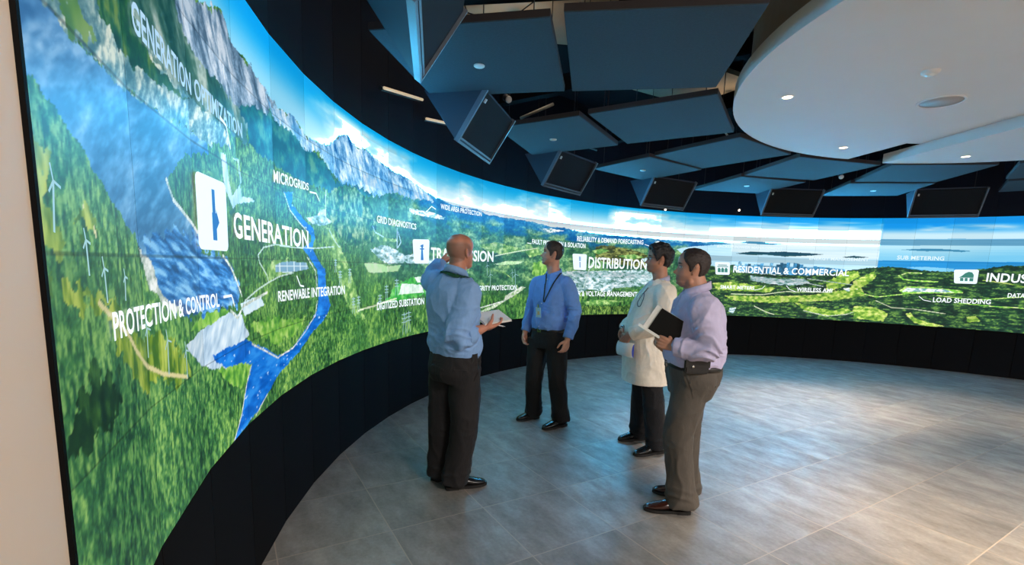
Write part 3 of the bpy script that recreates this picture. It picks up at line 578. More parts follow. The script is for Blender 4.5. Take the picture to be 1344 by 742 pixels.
ROW_H = (Z_TOP - Z_BOT) / 5
M_SCREEN = bpy.data.materials.new('display_picture'); M_SCREEN.use_nodes = True
_nt = M_SCREEN.node_tree; _b = _nt.nodes['Principled BSDF']
_va = _nt.nodes.new('ShaderNodeVertexColor'); _va.layer_name = 'picture'
_b.inputs['Base Color'].default_value = (0.004, 0.004, 0.005, 1); _b.inputs['Roughness'].default_value = 0.35; _b.inputs['Specular IOR Level'].default_value = 0.25
_nt.links.new(_va.outputs['Color'], _b.inputs['Emission Color']); _b.inputs['Emission Strength'].default_value = SCREEN_GAIN
M_SCREEN.cycles.emission_sampling = 'NONE'
def emissive(name, col, st=1.0):
    m = mat(name, (10, 10, 10), 0.5, emit=col, estr=st * SCREEN_GAIN); m.cycles.emission_sampling = 'NONE'; return m
M_CAPTION = emissive('caption_white', (238, 246, 250))
M_ICON = emissive('icon_plate_white', (226, 240, 248))
M_ICONBLUE = emissive('icon_blue', (26, 96, 168)); M_ICONGREEN = emissive('icon_green', (52, 122, 110)); M_GREYMARK = emissive('mark_pale_grey', (150, 184, 190)); M_FAINT = emissive('caption_faint', (214, 232, 240)); M_PALEBLUE = emissive('caption_pale_blue', (168, 200, 224))

wall = empty('video_wall', on_wall(13.0, 0.0), 0, 'long curved video wall showing a mountain, river and city landscape with captions', 'video wall')
wall_inv = Matrix.Translation(-Vector(wall.location))
def wall_mesh(name, verts, faces, m, smooth=False):
    o = mesh_obj(name, [(p[0] - wall.location.x, p[1] - wall.location.y, p[2]) for p in verts], faces, m, wall); return o
grids = []; allS = []; allZ = []
for k in range(S0, S1):
    nx, nz = (84, 500) if k < 0 else (64, 380) if k < 4 else (52, 300) if k < 9 else (52, 270) if k < 30 else (10, 60)
    ss, zz = np.meshgrid(np.linspace(k + 0.0015, k + 0.9985, nx), np.linspace(Z_BOT, Z_TOP, nz))
    grids.append((k, nx, nz, ss.ravel(), zz.ravel())); allS.append(np.clip(ss.ravel(), k + 1e-6, k + 1 - 1e-6)); allZ.append(zz.ravel())
PIC, SKY = picture(np.concatenate(allS), np.concatenate(allZ))
ofs = 0
for k, nx, nz, ss, zz in grids:
    a, b = np.array(seam(k)), np.array(seam(k + 1)); t = (ss - k)[:, None]
    xy = a + (b - a) * t
    v = np.c_[xy - np.array([wall.location.x, wall.location.y]), zz]
    idx = np.arange(nx * nz).reshape(nz, nx)
    q = np.stack([idx[:-1, :-1], idx[:-1, 1:], idx[1:, 1:], idx[1:, :-1]], -1).reshape(-1, 4)
    me = bpy.data.meshes.new('display_panel')
    me.vertices.add(len(v)); me.vertices.foreach_set('co', v.ravel().astype(np.float32))
    me.loops.add(q.size); me.loops.foreach_set('vertex_index', q.ravel().astype(np.int32))
    me.polygons.add(len(q)); me.polygons.foreach_set('loop_start', (np.arange(len(q)) * 4).astype(np.int32)); me.polygons.foreach_set('loop_total', np.full(len(q), 4, np.int32))
    me.update(calc_edges=True)
    colr = PIC[ofs:ofs + len(v)].copy(); skm = SKY[ofs:ofs + len(v)]; ofs += len(v)
    edge = np.abs((zz - Z_BOT) / ROW_H - np.round((zz - Z_BOT) / ROW_H)) * ROW_H
    seamrow = (edge < 0.0028) & (zz > Z_BOT + 0.1) & (zz < Z_TOP - 0.1)
    colr[seamrow] *= 0.72 if k < 6 else 0.93
    lc = lin(colr); lum = lc @ np.array([0.25, 0.6, 0.15]); hi = sstep(0.70, 0.92, lum) * skm; lc = lc * (1 + hi[:, None] * np.array([9.0, 70.0, 128.0]))   # white sky driven far past white and tinted blue to light the room
    lc = np.c_[lc, np.ones(len(v))].astype(np.float32)
    ca = me.color_attributes.new('picture', 'FLOAT_COLOR', 'POINT'); ca.data.foreach_set('color', lc.ravel())
    me.materials.append(M_SCREEN)
    link(bpy.data.objects.new('display_panel', me), wall)
del PIC, SKY, grids, allS, allZ
# black housing behind the panels and the slim black end frame
bm = bmesh.new()
for k in range(S0, S1):
    a, b = Vector(seam(k, RR + 0.004)).to_3d(), Vector(seam(k + 1, RR + 0.004)).to_3d(); n = (Vector((CX, CY, 0)) - (a + b) / 2).normalized()
    prism(bm, [(a.x, a.y, Z_BOT), (b.x, b.y, Z_BOT), (b.x, b.y, Z_TOP), (a.x, a.y, Z_TOP)], -n * 0.09)
for v in bm.verts: v.co.x -= wall.location.x; v.co.y -= wall.location.y
bm_obj('housing', bm, M_BEZEL, wall)
bm = bmesh.new(); e = E0 + tang * 0.006
n = (Vector((CX, CY, 0)) - E0).normalized()
add_box(bm, (e.x - wall.location.x - n.x * 0.018, e.y - wall.location.y - n.y * 0.018, (Z_BOT + Z_TOP) / 2), (0.05, 0.012, Z_TOP - Z_BOT), Matrix.Rotation(math.atan2(n.y, n.x), 3, 'Z'))
bm_obj('end_frame', bm, M_BEZEL, wall)

# captions, icons and line drawings: flat shapes lying on the display surface
FONT = bpy.data.curves.new('font', 'FONT')
def text_polys(txt, bold=0.012):
    FONT.body = txt; FONT.size = 1.0; FONT.offset = bold; FONT.resolution_u = 3; FONT.space_character = 1.03
    o = bpy.data.objects.new('tmp', FONT); COL.objects.link(o)
    bpy.context.view_layer.update()
    me = o.to_mesh(); v = np.array([w.co[:2] for w in me.vertices]); f = [tuple(p.vertices) for p in me.polygons]
    o.to_mesh_clear(); bpy.data.objects.remove(o)
    return v, f
CAPH = text_polys('H')[0][:, 1].max()
def caption(txt, s0, z0, s1, z1, h0, h1, m):
    v, f = text_polys(txt, 0.022); x0, x1 = v[:, 0].min(), v[:, 0].max()
    u = (v[:, 0] - x0) / (x1 - x0); h = h0 + (h1 - h0) * u
    s = s0 + (s1 - s0) * u; z = z0 + (z1 - z0) * u + v[:, 1] / CAPH * h
    wall_mesh('caption', [on_wall(a, b, 0.004) for a, b in zip(s, z)], f, m)['label'] = 'caption reading ' + txt
for txt, a in CAPTIONS:
    caption(txt, *a, m=M_PALEBLUE if txt == 'GENERATION OPTIMIZATION' else M_FAINT if txt in ('BACKUP POWER MANAGEMENT', 'ENERGY MANAGEMENT', 'SUB METERING') else M_CAPTION)
def strip(verts, faces, pts, w, off=0.004):
    """a drawn line of width w metres through (s, z) points"""
    for (a, az), (b, bz) in zip(pts, pts[1:]):
        dx, dz = (b - a) * CW, bz - az; l = math.hypot(dx, dz) or 1; nx, nz = -dz / l * w / 2 / CW, dx / l * w / 2
        n = max(1, int(abs(b - a) * 3)); i0 = len(verts)
        for j in range(n + 1):
            t = j / n; s, z = a + (b - a) * t, az + (bz - az) * t
            verts.append(on_wall(s + nx, z + nz, off)); verts.append(on_wall(s - nx, z - nz, off))
        for j in range(n): q = i0 + 2 * j; faces.append((q, q + 1, q + 3, q + 2))
for pts in LEADERS:
    V, F = [], []; strip(V, F, pts, 0.011); wall_mesh('leader_line', V, F, M_CAPTION)
for (a, az), (b, bz) in TURBINES:
    V, F = [], []; h = az - bz; s, t = a, az
    strip(V, F, [(b, bz), (s, t)], max(0.007, h * 0.04))
    for g in (90, 210, 330):
        r = h * 0.34; g = math.radians(g + 14); strip(V, F, [(s, t), (s + r * math.cos(g) / CW, t + r * math.sin(g))], max(0.005, h * 0.03))
    wall_mesh('wind_turbine_drawing', V, F, M_GREYMARK)
for (a, az), (b, bz) in PYLONS:
    V, F = [], []; h = az - bz; w = h * 0.16 / CW
    strip(V, F, [(b - w, bz), (a, az)], 0.007); strip(V, F, [(b + w, bz), (a, az)], 0.007)
    for q in (0.55, 0.72, 0.9): strip(V, F, [(a - w * 1.5, bz + h * q), (a + w * 1.5, bz + h * q)], 0.008)
    wall_mesh('pylon_drawing', V, F, M_GREYMARK)
def quadmap(c, u, v):
    (ax, az), (bx, bz), (dx, dz), (ex, ez) = c      # TL TR BR BL ; v up
    return ((ax * (1 - u) + bx * u) * v + (ex * (1 - u) + dx * u) * (1 - v), (az * (1 - u) + bz * u) * v + (ez * (1 - u) + dz * u) * (1 - v))
def rounded(r, n=5):
    out = []
    for cx, cy, g in ((1 - r, 1 - r, 0), (r, 1 - r, 90), (r, r, 180), (1 - r, r, 270)):
        for j in range(n + 1): t = math.radians(g + 90 * j / n); out.append((cx + r * math.cos(t), cy + r * math.sin(t)))
    return out
def ipoly(c, polys, m, name, off):
    V, F = [], []
    for P in polys:
        i = len(V)
        # fan per polygon so that it follows the facets
        V += [on_wall(*quadmap(c, *q), off) for q in P]; F.append(tuple(range(i, len(V))))
    return wall_mesh(name, V, F, m)
def rect(a, b, c, d): return [(a, b), (c, b), (c, d), (a, d)]
GLYPH = {
 'tower': ([rect(.46, .50, .56, .84), rect(.44, .14, .58, .52), [(.58, .30), (.68, .40), (.58, .58)]], M_ICONBLUE),
 'pylon': ([[(.44, .14), (.62, .14), (.58, .60), (.48, .60)], rect(.40, .58, .66, .63), [(.50, .62), (.58, .62), (.62, .80), (.46, .76)], rect(.42, .70, .62, .74)], M_ICONBLUE),
 'insulator': ([rect(.43, .76, .57, .82), rect(.43, .67, .57, .73), rect(.43, .58, .57, .64), rect(.47, .15, .53, .52)], M_ICONBLUE),
 'houses': ([[(.16 + .24 * i, .2), (.36 + .24 * i, .2), (.36 + .24 * i, .46), (.26 + .24 * i, .58), (.16 + .24 * i, .46)] for i in range(3)] + [rect(.14, .62, .88, .68), rect(.2, .74, .8, .80)], M_ICONGREEN),
 'dome': ([[(.2, .42), (.34, .56), (.46, .74), (.6, .84), (.74, .80), (.82, .62), (.82, .42)], rect(.26, .18, .40, .40), rect(.46, .18, .58, .40), rect(.66, .18, .82, .40)], M_ICONGREEN)}
for n, c in ICONS:
    ipoly(c, [rounded(0.10)], M_ICON, 'icon_plate', 0.006); ipoly(c, GLYPH[n][0], GLYPH[n][1], 'icon_glyph', 0.008)
# ---------------------------------------------------------------- ceiling: acoustic panels, wedges, white disc, lamps
M_ACOU = mat('teal_grey_acoustic_felt', (48, 65, 75), 0.95, noise=(60, 0.12), bump=(160, 0.25))
M_ACEDGE = mat('panel_edge_dark', (46, 40, 42), 0.8)
M_FABRIC = mat('black_speaker_fabric', (10, 11, 15), 0.95, bump=(220, 0.2))
M_FRAME = mat('grey_metal_frame', (96, 106, 118), 0.45, noise=(8, 0.06))
M_WEDGE = mat('grey_wedge_side', (46, 56, 72), 0.7)
M_WHITE = mat('white_ceiling_plaster', (214, 212, 210), 0.75, noise=(2, 0.015))
M_TRIM = mat('white_plastic', (220, 220, 218), 0.45)
M_GRILLE = mat('speaker_grille', (168, 166, 166), 0.6, bump=(300, 0.4))
M_PIPE = mat('pale_conduit', (188, 180, 166), 0.45)
M_BEAM = mat('black_beam_paint', (9, 9, 11), 0.85, spec=0.1)
M_SOFFIT = mat('tan_soffit_paint', (150, 132, 108), 0.8, noise=(4, 0.08))
M_LAMPGLOW = mat('lamp_glow', (255, 240, 220), 0.4, emit=(255, 226, 190), estr=6.0)
M_LEAK = mat('light_leak_glow', (200, 180, 150), 0.4, emit=(214, 186, 150), estr=0.7)  # dim tan glow painted for leaking light, no real lamp
M_DARKMET = mat('dark_fixture_metal', (14, 14, 17), 0.5)

def local(pts, o): return [tuple(Vector(p) - Vector(o)) for p in pts]
ZP = 3.09
OUTER = [([(-1.018, 3.392), (-0.805, 4.595), (0.372, 4.346), (0.159, 3.143)], 'nearest outer felt ceiling panel, at the top centre of the photo with a round sprinkler cover'),
 ([(-0.259, 5.5), (0.187, 6.713), (1.193, 6.046), (0.581, 4.982)], 'second outer felt ceiling panel with sprinkler cover, above the man with the badge'),
 ([(1.116, 7.446), (2.089, 8.192), (2.664, 7.226), (1.714, 6.561)], 'third outer felt ceiling panel with sprinkler cover, above the man in the white coat'),
 ([(3.178, 8.93), (4.42, 9.05), (4.56, 7.863), (3.411, 7.6)], 'fourth outer felt ceiling panel with sprinkler cover, above the residential caption'),
 ([(5.564, 9.072), (6.718, 8.745), (6.376, 7.589), (5.225, 7.80)], 'fifth outer felt ceiling panel with sprinkler cover, below the smaller white ceiling piece'),
 ([(7.832, 8.085), (8.789, 7.265), (8.071, 6.458), (7.144, 7.252)], 'outermost felt ceiling panel cut by the right edge of the photo')]
INNER = [([(0.239, 3.121), (0.442, 4.398), (1.605, 4.197), (1.386, 2.953)], 'large inner felt ceiling panel left of the big white ceiling disc'),
 ([(0.668, 4.991), (1.301, 6.04), (2.306, 5.421), (1.677, 4.339)], 'second inner felt ceiling panel, just left of the tip of the white disc'),
 ([(1.787, 6.575), (2.661, 7.252), (3.404, 6.261), (2.451, 5.582)], 'third inner felt ceiling panel, tucked under the lower edge of the white disc'),
 ([(3.456, 7.615), (4.642, 7.795), (4.821, 6.644), (3.575, 6.358)], 'fourth inner felt ceiling panel, below the downlight near the disc edge'),
 ([(5.294, 7.836), (6.396, 7.61), (6.148, 6.399), (4.942, 6.604)], 'fifth inner felt ceiling panel, directly under the smaller white ceiling piece'),
 ([(7.068, 7.217), (8.024, 6.397), (7.228, 5.499), (6.302, 6.293)], 'inner felt ceiling panel at the right edge of the photo')]
COVER = [(-0.324, 3.88), (0.397, 5.879), (1.857, 7.397), (3.85, 8.332), (6.002, 8.363), None]
def felt_panel(q, z, label, cover, grp):
    c = Vector((sum(p[0] for p in q) / 4, sum(p[1] for p in q) / 4, z))
    root = empty('acoustic_ceiling_panel', c, 0, label, 'ceiling panel', grp)
    bm = bmesh.new()
    # inset lower face with a small chamfer so that the felt edge reads
    n = len(q); mid = Vector((c.x, c.y))
    lo = [bm.verts.new(((p[0] - c.x) * 0.992, (p[1] - c.y) * 0.992, 0)) for p in q]
    m1 = [bm.verts.new((p[0] - c.x, p[1] - c.y, 0.006)) for p in q]; hi = [bm.verts.new((p[0] - c.x, p[1] - c.y, 0.05)) for p in q]
    bm.faces.new(lo); bm.faces.new(hi[::-1]).material_index = 1
    for k in range(n):
        k2 = (k + 1) % n
        bm.faces.new((lo[k], lo[k2], m1[k2], m1[k])); f = bm.faces.new((m1[k], m1[k2], hi[k2], hi[k])); f.material_index = 1
    bm_obj('felt_board', bm, [M_ACOU, M_ACEDGE], root)
    for p in q:
        x, y = (p[0] - c.x) * 0.8, (p[1] - c.y) * 0.8
        bm = bmesh.new(); add_tube(bm, [(x, y, 0.05), (x, y, CEIL - z)], 0.004, 6); bm_obj('hanger_wire', bm, M_DARKMET, root)
    if cover:
        bm = bmesh.new(); add_lathe(bm, [(0, -0.010), (0.036, -0.010), (0.042, -0.006), (0.042, 0.0), (0, 0.0)], 24, c=(cover[0] - c.x, cover[1] - c.y, 0))
        bm_obj('sprinkler_cover', bm, M_TRIM, root, True)
for (q, lab), cv in zip(OUTER, COVER): felt_panel(q, ZP, lab, cv, 'outer ring of felt ceiling panels')
for q, lab in INNER: felt_panel(q, ZP + 0.02, lab, None, 'inner ring of felt ceiling panels')

def wedge(deg, label, w=0.92):
    b = polar(5.33, deg, 2.70)
    root = empty('acoustic_wedge', b, math.radians(deg), label, 'ceiling baffle', 'wedge baffles hanging in front of the upper wall')
    # local frame: +x outwards, y tangential, z up; a V section closed at both ends
    f0, f1, bk, t = (0, 0), (-0.27, 0.42), (0.30, 0.42), 0.045
    h = w / 2
    bm = bmesh.new()
    v = {}
    for s in (-h, h): v[s] = [bm.verts.new((0, s, 0)), bm.verts.new((f1[0] * .97, s, f1[1])), bm.verts.new((bk[0], s, bk[1]))]
    for s in (-h, h): bm.faces.new(v[s])
    for i in range(3): bm.faces.new((v[-h][i], v[-h][(i + 1) % 3], v[h][(i + 1) % 3], v[h][i]))
    bm_obj('wedge_body', bm, M_WEDGE, root)
    d = Vector((f1[0], 0, f1[1])); L = d.length; d.normalize(); nrm = Vector((-d.z, 0, d.x))
    rot = Matrix((d, Vector((0, 1, 0)), nrm * -1)).transposed()
    bm = bmesh.new(); add_box(bm, d * L / 2 + nrm * 0.012, (L - 0.05, w - 0.06, 0.02), rot); bm_obj('fabric_face', bm, M_FABRIC, root)
    bm = bmesh.new()
    for k, (along, across, l, ww) in enumerate([(0.0, 0, 0.022, w), (0.034, 0, 0.018, w - 0.04)]):
        add_box(bm, d * along + nrm * (0.018 if k != 1 else 0.026), (l, ww, 0.045 if k != 1 else 0.02), rot)
    for s in (-1, 1): add_box(bm, d * L / 2 + nrm * 0.018 + Vector((0, s * (h - 0.011), 0)), (L, 0.022, 0.045), rot)
    bm_obj('frame', bm, M_FRAME, root)
    bm = bmesh.new(); add_box(bm, d * (L * 0.82) + nrm * 0.045 + Vector((0, h - 0.06, 0)), (0.035, 0.02, 0.015), rot); bm_obj('clip', bm, M_TRIM, root)
    for s in (-1, 1):
        bm = bmesh.new(); add_tube(bm, [(0.05, s * h * 0.8, 0.42), (0.05, s * h * 0.8, CEIL - 2.70)], 0.006, 6); bm_obj('hanger_rod', bm, M_DARKMET, root)
for deg, lab in ((189.5, 'wedge baffle nearest the viewer, hanging at the top of the photo left of centre'), (165, 'wedge baffle hanging above the pointing bald man'), (140, 'wedge baffle above the man with the badge'),
                 (114.8, 'wedge baffle above the two men on the right'), (88.3, 'wedge baffle above the residential and commercial caption'), (62.8, 'wedge baffle above the dome icon at the right')):
    wedge(deg, lab)

# the white disc: a large round piece with a straight cut, and a smaller piece beyond the gap
ZD, RD = 3.125, 2.97
def arc_pts(r, a0, a1, n): return [polar(r, a0 + (a1 - a0) * i / n) for i in range(n + 1)]
def slab(name, pts, z0, z1, label, inset=0.0):
    c = sum(pts, Vector()) / len(pts); c.z = z0
    bm = bmesh.new()
    prism(bm, [(p.x - c.x, p.y - c.y, 0) for p in pts], (0, 0, z1 - z0))
    bmesh.ops.bevel(bm, geom=[e for e in bm.edges if abs(e.verts[0].co.z) < 1e-4 and abs(e.verts[1].co.z) < 1e-4], offset=0.006, segments=1, affect='EDGES')
    o = bm_obj(name, bm, M_WHITE); o.location = c
    return tag(o, label, 'ceiling disc')
main_pts = arc_pts(RD, 98.6, 98.6 + 246, 96) + [polar(0.95, -30), polar(0.95, 40), polar(0.98, 101)]
big_disc = slab('ceiling_disc', main_pts, ZD, ZD + 0.13, 'big round white plaster ceiling disc with downlights and a round speaker, at the upper right')
sm_pts = arc_pts(3.08, 88.0, -10, 60) + [polar(1.3, -8), polar(1.34, 80)]
sm = empty('ceiling_crescent', polar(2.6, 60, ZD), 0, 'smaller stepped white ceiling piece beyond the gap at the right edge', 'ceiling disc')
def part_slab(name, pts, z0, z1):
    bm = bmesh.new(); prism(bm, [(p.x - sm.location.x, p.y - sm.location.y, z0 - ZD) for p in pts], (0, 0, z1 - z0)); return bm_obj(name, bm, M_WHITE, sm)
part_slab('lower_tier', sm_pts, ZD, ZD + 0.115)
part_slab('upper_tier', arc_pts(2.56, 92.0, -12, 60) + [polar(1.05, -10), polar(1.10, 88)], ZD + 0.117, ZD + 0.19)
# drum the disc hangs from
pts = arc_pts(2.86, 104, 104 + 236, 80)
bm = bmesh.new()
for a, b in zip(pts, pts[1:]): prism(bm, [(a.x, a.y, 3.27), (b.x, b.y, 3.27), (b.x, b.y, CEIL), (a.x, a.y, CEIL)], ((Vector((CX, CY, 0)) - a).normalized() * 0.08))
tag(bm_obj('trim_1', bm, M_SOFFIT), 'tan round bulkhead above the white ceiling disc', 'bulkhead', kind='structure')

def downlight(x, y, label, energy, spot=1.05, z=ZD, blend=0.9):
    root = empty('downlight', (x, y, z), 0, label, 'downlight', 'recessed downlights in the white ceiling')
    bm = bmesh.new(); add_lathe(bm, [(0.040, 0.0), (0.041, -0.004), (0.050, -0.005), (0.054, -0.002), (0.054, 0.0)], 28); bm_obj('trim_ring', bm, M_TRIM, root, True)
    bm = bmesh.new(); add_lathe(bm, [(0, -0.0025), (0.040, -0.0025), (0.040, 0.0)], 28); bm_obj('lamp_lens', bm, M_LAMPGLOW, root, True)
    lamp('downlight_beam', 'SPOT', (0, 0, -0.02), energy, WARM, None, root, size=0.04, spot=spot, blend=blend)
DL = [(2.30, 4.39, 'glowing downlight at the left side of the big white disc', 340), (3.82, 5.91, 'glowing downlight near the lower tip of the big white disc', 800), (5.45, 6.11, 'glowing downlight in the smaller white ceiling piece', 300),
      (2.45, 2.30, 'downlight in the big disc, out of view toward the viewer', 560), (4.1, 1.15, 'downlight in the near part of the big disc, out of view', 360), (6.3, 1.7, 'downlight in the far right part of the big disc, out of view', 240), (3.3, 3.2, 'downlight near the middle of the big disc, out of view', 300), (7.0, 4.6, 'downlight in the right part of the small ceiling piece, out of view', 240)]
for x, y, lab, e in DL: downlight(x, y, lab, e)
root = empty('ceiling_speaker', (3.605, 4.365, ZD), 0, 'round white ceiling speaker in the big white disc', 'speaker')
bm = bmesh.new(); add_lathe(bm, [(0.150, 0.0), (0.150, -0.006), (0.158, -0.010), (0.166, -0.006), (0.168, 0.0)], 48); bm_obj('bezel_ring', bm, M_TRIM, root, True)
bm = bmesh.new(); add_lathe(bm, [(0, -0.003), (0.150, -0.004), (0.150, 0.0)], 48); bm_obj('grille', bm, M_GRILLE, root, True)
root = empty('smoke_detector', (3.01, 3.78, ZD), 0, 'small white smoke detector on the big white disc', 'smoke detector')
bm = bmesh.new(); add_lathe(bm, [(0.0, -0.022), (0.044, -0.022), (0.054, -0.016), (0.058, 0.0)], 32); bm_obj('cover', bm, M_TRIM, root, True)
bm = bmesh.new(); add_lathe(bm, [(0.0, -0.034), (0.022, -0.034), (0.028, -0.021)], 24); bm_obj('sensor', bm, M_TRIM, root, True)

# plenum above the panels: beams, tan soffit pieces, conduits, small fixtures
for i, deg in enumerate((196, 171, 146, 121, 96, 71)):
    a, b = polar(2.6, deg, 3.86), polar(6.0, deg, 3.86); d = (b - a).normalized()
    bm = bmesh.new(); rot = Matrix.Rotation(math.radians(deg), 3, 'Z'); L = (b - a).length
    add_box(bm, (0, 0, 0.09), (L, 0.12, 0.02), rot); add_box(bm, (0, 0, -0.09), (L, 0.12, 0.02), rot); add_box(bm, (0, 0, 0), (L, 0.015, 0.16), rot)
    o = bm_obj('roof_beam', bm, M_BEAM); o.location = (a + b) / 2
    tag(o, 'black steel roof beam above the felt panels', 'roof beam', 'radial roof beams', kind='structure'); o.name = 'trim_%d' % (i + 2)
bm = bmesh.new(); add_box(bm, (0, 0, 0), (1.9, 1.5, 0.08), Matrix.Rotation(0.1, 3, 'Z')); o = bm_obj('trim_8', bm, M_SOFFIT); o.location = (-0.05, 5.25, 4.24); tag(o, 'tan ceiling tile area seen above the nearest felt panel', 'ceiling', kind='structure')
bm = bmesh.new(); add_box(bm, (0, 0, 0), (1.5, 1.1, 0.06), Matrix.Rotation(0.5, 3, 'Z')); o = bm_obj('trim_9', bm, M_SOFFIT); o.location = (2.2, 6.9, 4.16); tag(o, 'tan ceiling tile area seen beside the white disc', 'ceiling', kind='structure')
def simple(name, pts, r, m, label, cat, group=None):
    c = Vector(pts[0]); bm = bmesh.new(); add_tube(bm, [Vector(p) - c for p in pts], r, 10); o = bm_obj(name, bm, m, None, True); o.location = c; return tag(o, label, cat, group)
simple('conduit', [(0.01, 5.83, 3.3), (0.34, 5.33, 3.3)], 0.016, M_PIPE, 'short pale conduit between the first two outer felt panels', 'pipe')
simple('conduit', [(2.55, 6.45, 3.5), (3.1, 7.3, 3.5)], 0.012, M_PIPE, 'pale conduit in the gap above the third felt panels', 'pipe')
simple('conduit', [(-1.6 + 1.0, 6.0, 3.42), (1.2, 7.7, 3.42)], 0.010, M_DARKMET, 'thin dark conduit high between the second and third outer felt panels', 'pipe')
def cable(pts, label):
    simple('cable', pts, 0.006, M_DARKMET, label, 'cable')
cable([(-0.62, 5.0, 4.18), (-0.55, 5.05, 4.02), (-0.35, 5.05, 3.97), (-0.1, 5.1, 4.02), (0.1, 5.12, 4.18)], 'dark cable looping below the tan ceiling tile')
def track_spot(loc, rz, label):
    root = empty('track_spotlight', loc, rz, label, 'spotlight', 'small spotlights above the felt panels')
    bm = bmesh.new(); add_tube(bm, [(0, 0, 0), (0.10, 0, -0.05)], 0.035, 14); bm_obj('housing', bm, M_DARKMET, root, True)
    bm = bmesh.new(); add_tube(bm, [(0.10, 0, -0.05), (0.112, 0, -0.056)], [0.034, 0.030], 14); bm_obj('bezel', bm, M_TRIM, root, True)
    bm = bmesh.new(); add_tube(bm, [(0, 0, 0), (0, 0, 0.3)], 0.008, 8); bm_obj('stem', bm, M_DARKMET, root)
track_spot((-0.16, 5.30, 3.34), -1.2, 'small spotlight beside the short pale conduit')
track_spot((5.02, 7.75, 3.2), -2.0, 'small spotlight in the gap right of the fourth felt panels')
def light_leak(a, b, z, label):  # glowing bar standing in for light that leaks in at the upper wall
    pa, pb = Vector(polar(RR - 0.12, a, z[0])), Vector(polar(RR - 0.12, b, z[1])); c = (pa + pb) / 2
    root = empty('light_leak', c, 0, label, 'light leak', 'glowing strips standing in for light leaking at the upper wall')
    bm = bmesh.new(); add_tube(bm, [pa - c, pb - c], 0.014, 8); bm_obj('leak_strip', bm, M_LEAK, root, True)
    n = (Vector((CX, CY, c.z)) - c).normalized(); bm = bmesh.new()
    add_tube(bm, [pa - c - n * 0.035, pb - c - n * 0.035], 0.02, 8); bm_obj('back_tray', bm, M_DARKMET, root)
light_leak(171.0, 163.2, (3.10, 3.27), 'glowing strip of leaking light on the upper wall left of the wedge above the bald man')
light_leak(162.3, 157.5, (3.11, 3.20), 'lower glowing strip of leaking light on the upper wall, half hidden by the wedge')
for deg, z, lab in ((108.2, 2.775, 'tiny glowing pilot lamp above the screen edge over the man with glasses'), (64.5, 2.785, 'left of two tiny pilot lamps above the screen at the right'), (59.5, 2.785, 'right of two tiny pilot lamps above the screen at the right'), (93.5, 2.85, 'tiny slender pilot lamp above the houses icon')):
    p = polar(RR - 0.03, deg, z); root = empty('pilot_lamp', p, math.radians(deg), lab, 'pilot lamp', 'pilot lamps along the top of the screen')
    bm = bmesh.new(); add_lathe(bm, [(0, -0.02), (0.014, -0.014), (0.018, 0), (0.014, 0.014), (0, 0.02)], 12); bm_obj('lamp_bulb', bm, M_LAMPGLOW, root, True)
    bm = bmesh.new(); add_box(bm, (0.02, 0, 0), (0.025, 0.03, 0.03)); bm_obj('base', bm, M_DARKMET, root)
def work_light(loc, e, label):
    root = empty('work_light', loc, 0, label, 'work light', 'warm work lights above the felt panels')
    bm = bmesh.new(); add_lathe(bm, [(0, -0.05), (0.03, -0.04), (0.04, 0), (0.03, 0.03), (0, 0.035)], 16); bm_obj('lamp_bulb', bm, M_LAMPGLOW, root, True)
    bm = bmesh.new(); add_tube(bm, [(0, 0, 0.035), (0, 0, 0.12)], 0.02, 10); bm_obj('lamp_holder', bm, M_DARKMET, root)
    lamp('work_light_glow', 'POINT', (0, 0, -0.1), e, (1.0, 0.8, 0.58), None, root, size=0.05)
work_light((-0.1, 5.35, 3.95), 6, 'warm work light above the nearest felt panels')
work_light((2.9, 7.1, 3.95), 5, 'warm work light above the third felt panels')

def fill_light(x, y, rz, label, e):  # unseen panels added as ambient fill for the people and the floor
    root = empty('fill_light', (x, y, 3.9), rz, label, 'fill light', 'added fill lights at the back of the room')
    bm = bmesh.new(); add_box(bm, (0, 0, 0.05), (1.3, 0.7, 0.06)); bm_obj('frame', bm, M_TRIM, root)
    bm = bmesh.new(); add_box(bm, (0, 0, 0.018), (1.2, 0.6, 0.01)); bm_obj('diffuser', bm, M_LAMPGLOW, root)
    l = lamp('fill_light_glow', 'AREA', (0, 0, -0.01), e, (1.0, 0.93, 0.86), None, root, size=1.0)
    l.rotation_euler = (0, 0, 0)
for x, y, e, lab in ((3.0, -1.8, 300, 'added fill light behind the viewer'), (6.2, -2.2, 300, 'added fill light at the rear wall'), (9.3, 0.2, 300, 'added fill light at the far right behind the viewer')): fill_light(x, y, 0.3, lab, e)

root = empty('wall_fill_spot', (0.62, -0.10, 3.0), 0, 'added fill spotlight behind the viewer aimed at the cream wall', 'spotlight')  # unseen spotlight added to warm the cream wall
bm = bmesh.new(); dv = Vector((-1.25, .62, -1.6)).normalized(); add_tube(bm, [-dv * .08, dv * .08], .045, 16); bm_obj('housing', bm, M_DARKMET, root, True)
bm = bmesh.new(); add_tube(bm, [dv * .081, dv * .084], .040, 16); bm_obj('lamp_lens', bm, M_LAMPGLOW, root)
bm = bmesh.new(); add_tube(bm, [(0, 0, .03), (0, 0, CEIL - 3.0)], .01, 8); bm_obj('stem', bm, M_DARKMET, root)
lamp('wall_fill_beam', 'SPOT', dv * .1, 95, WARM, dv * 2, root, size=.04, spot=1.0, blend=.8)
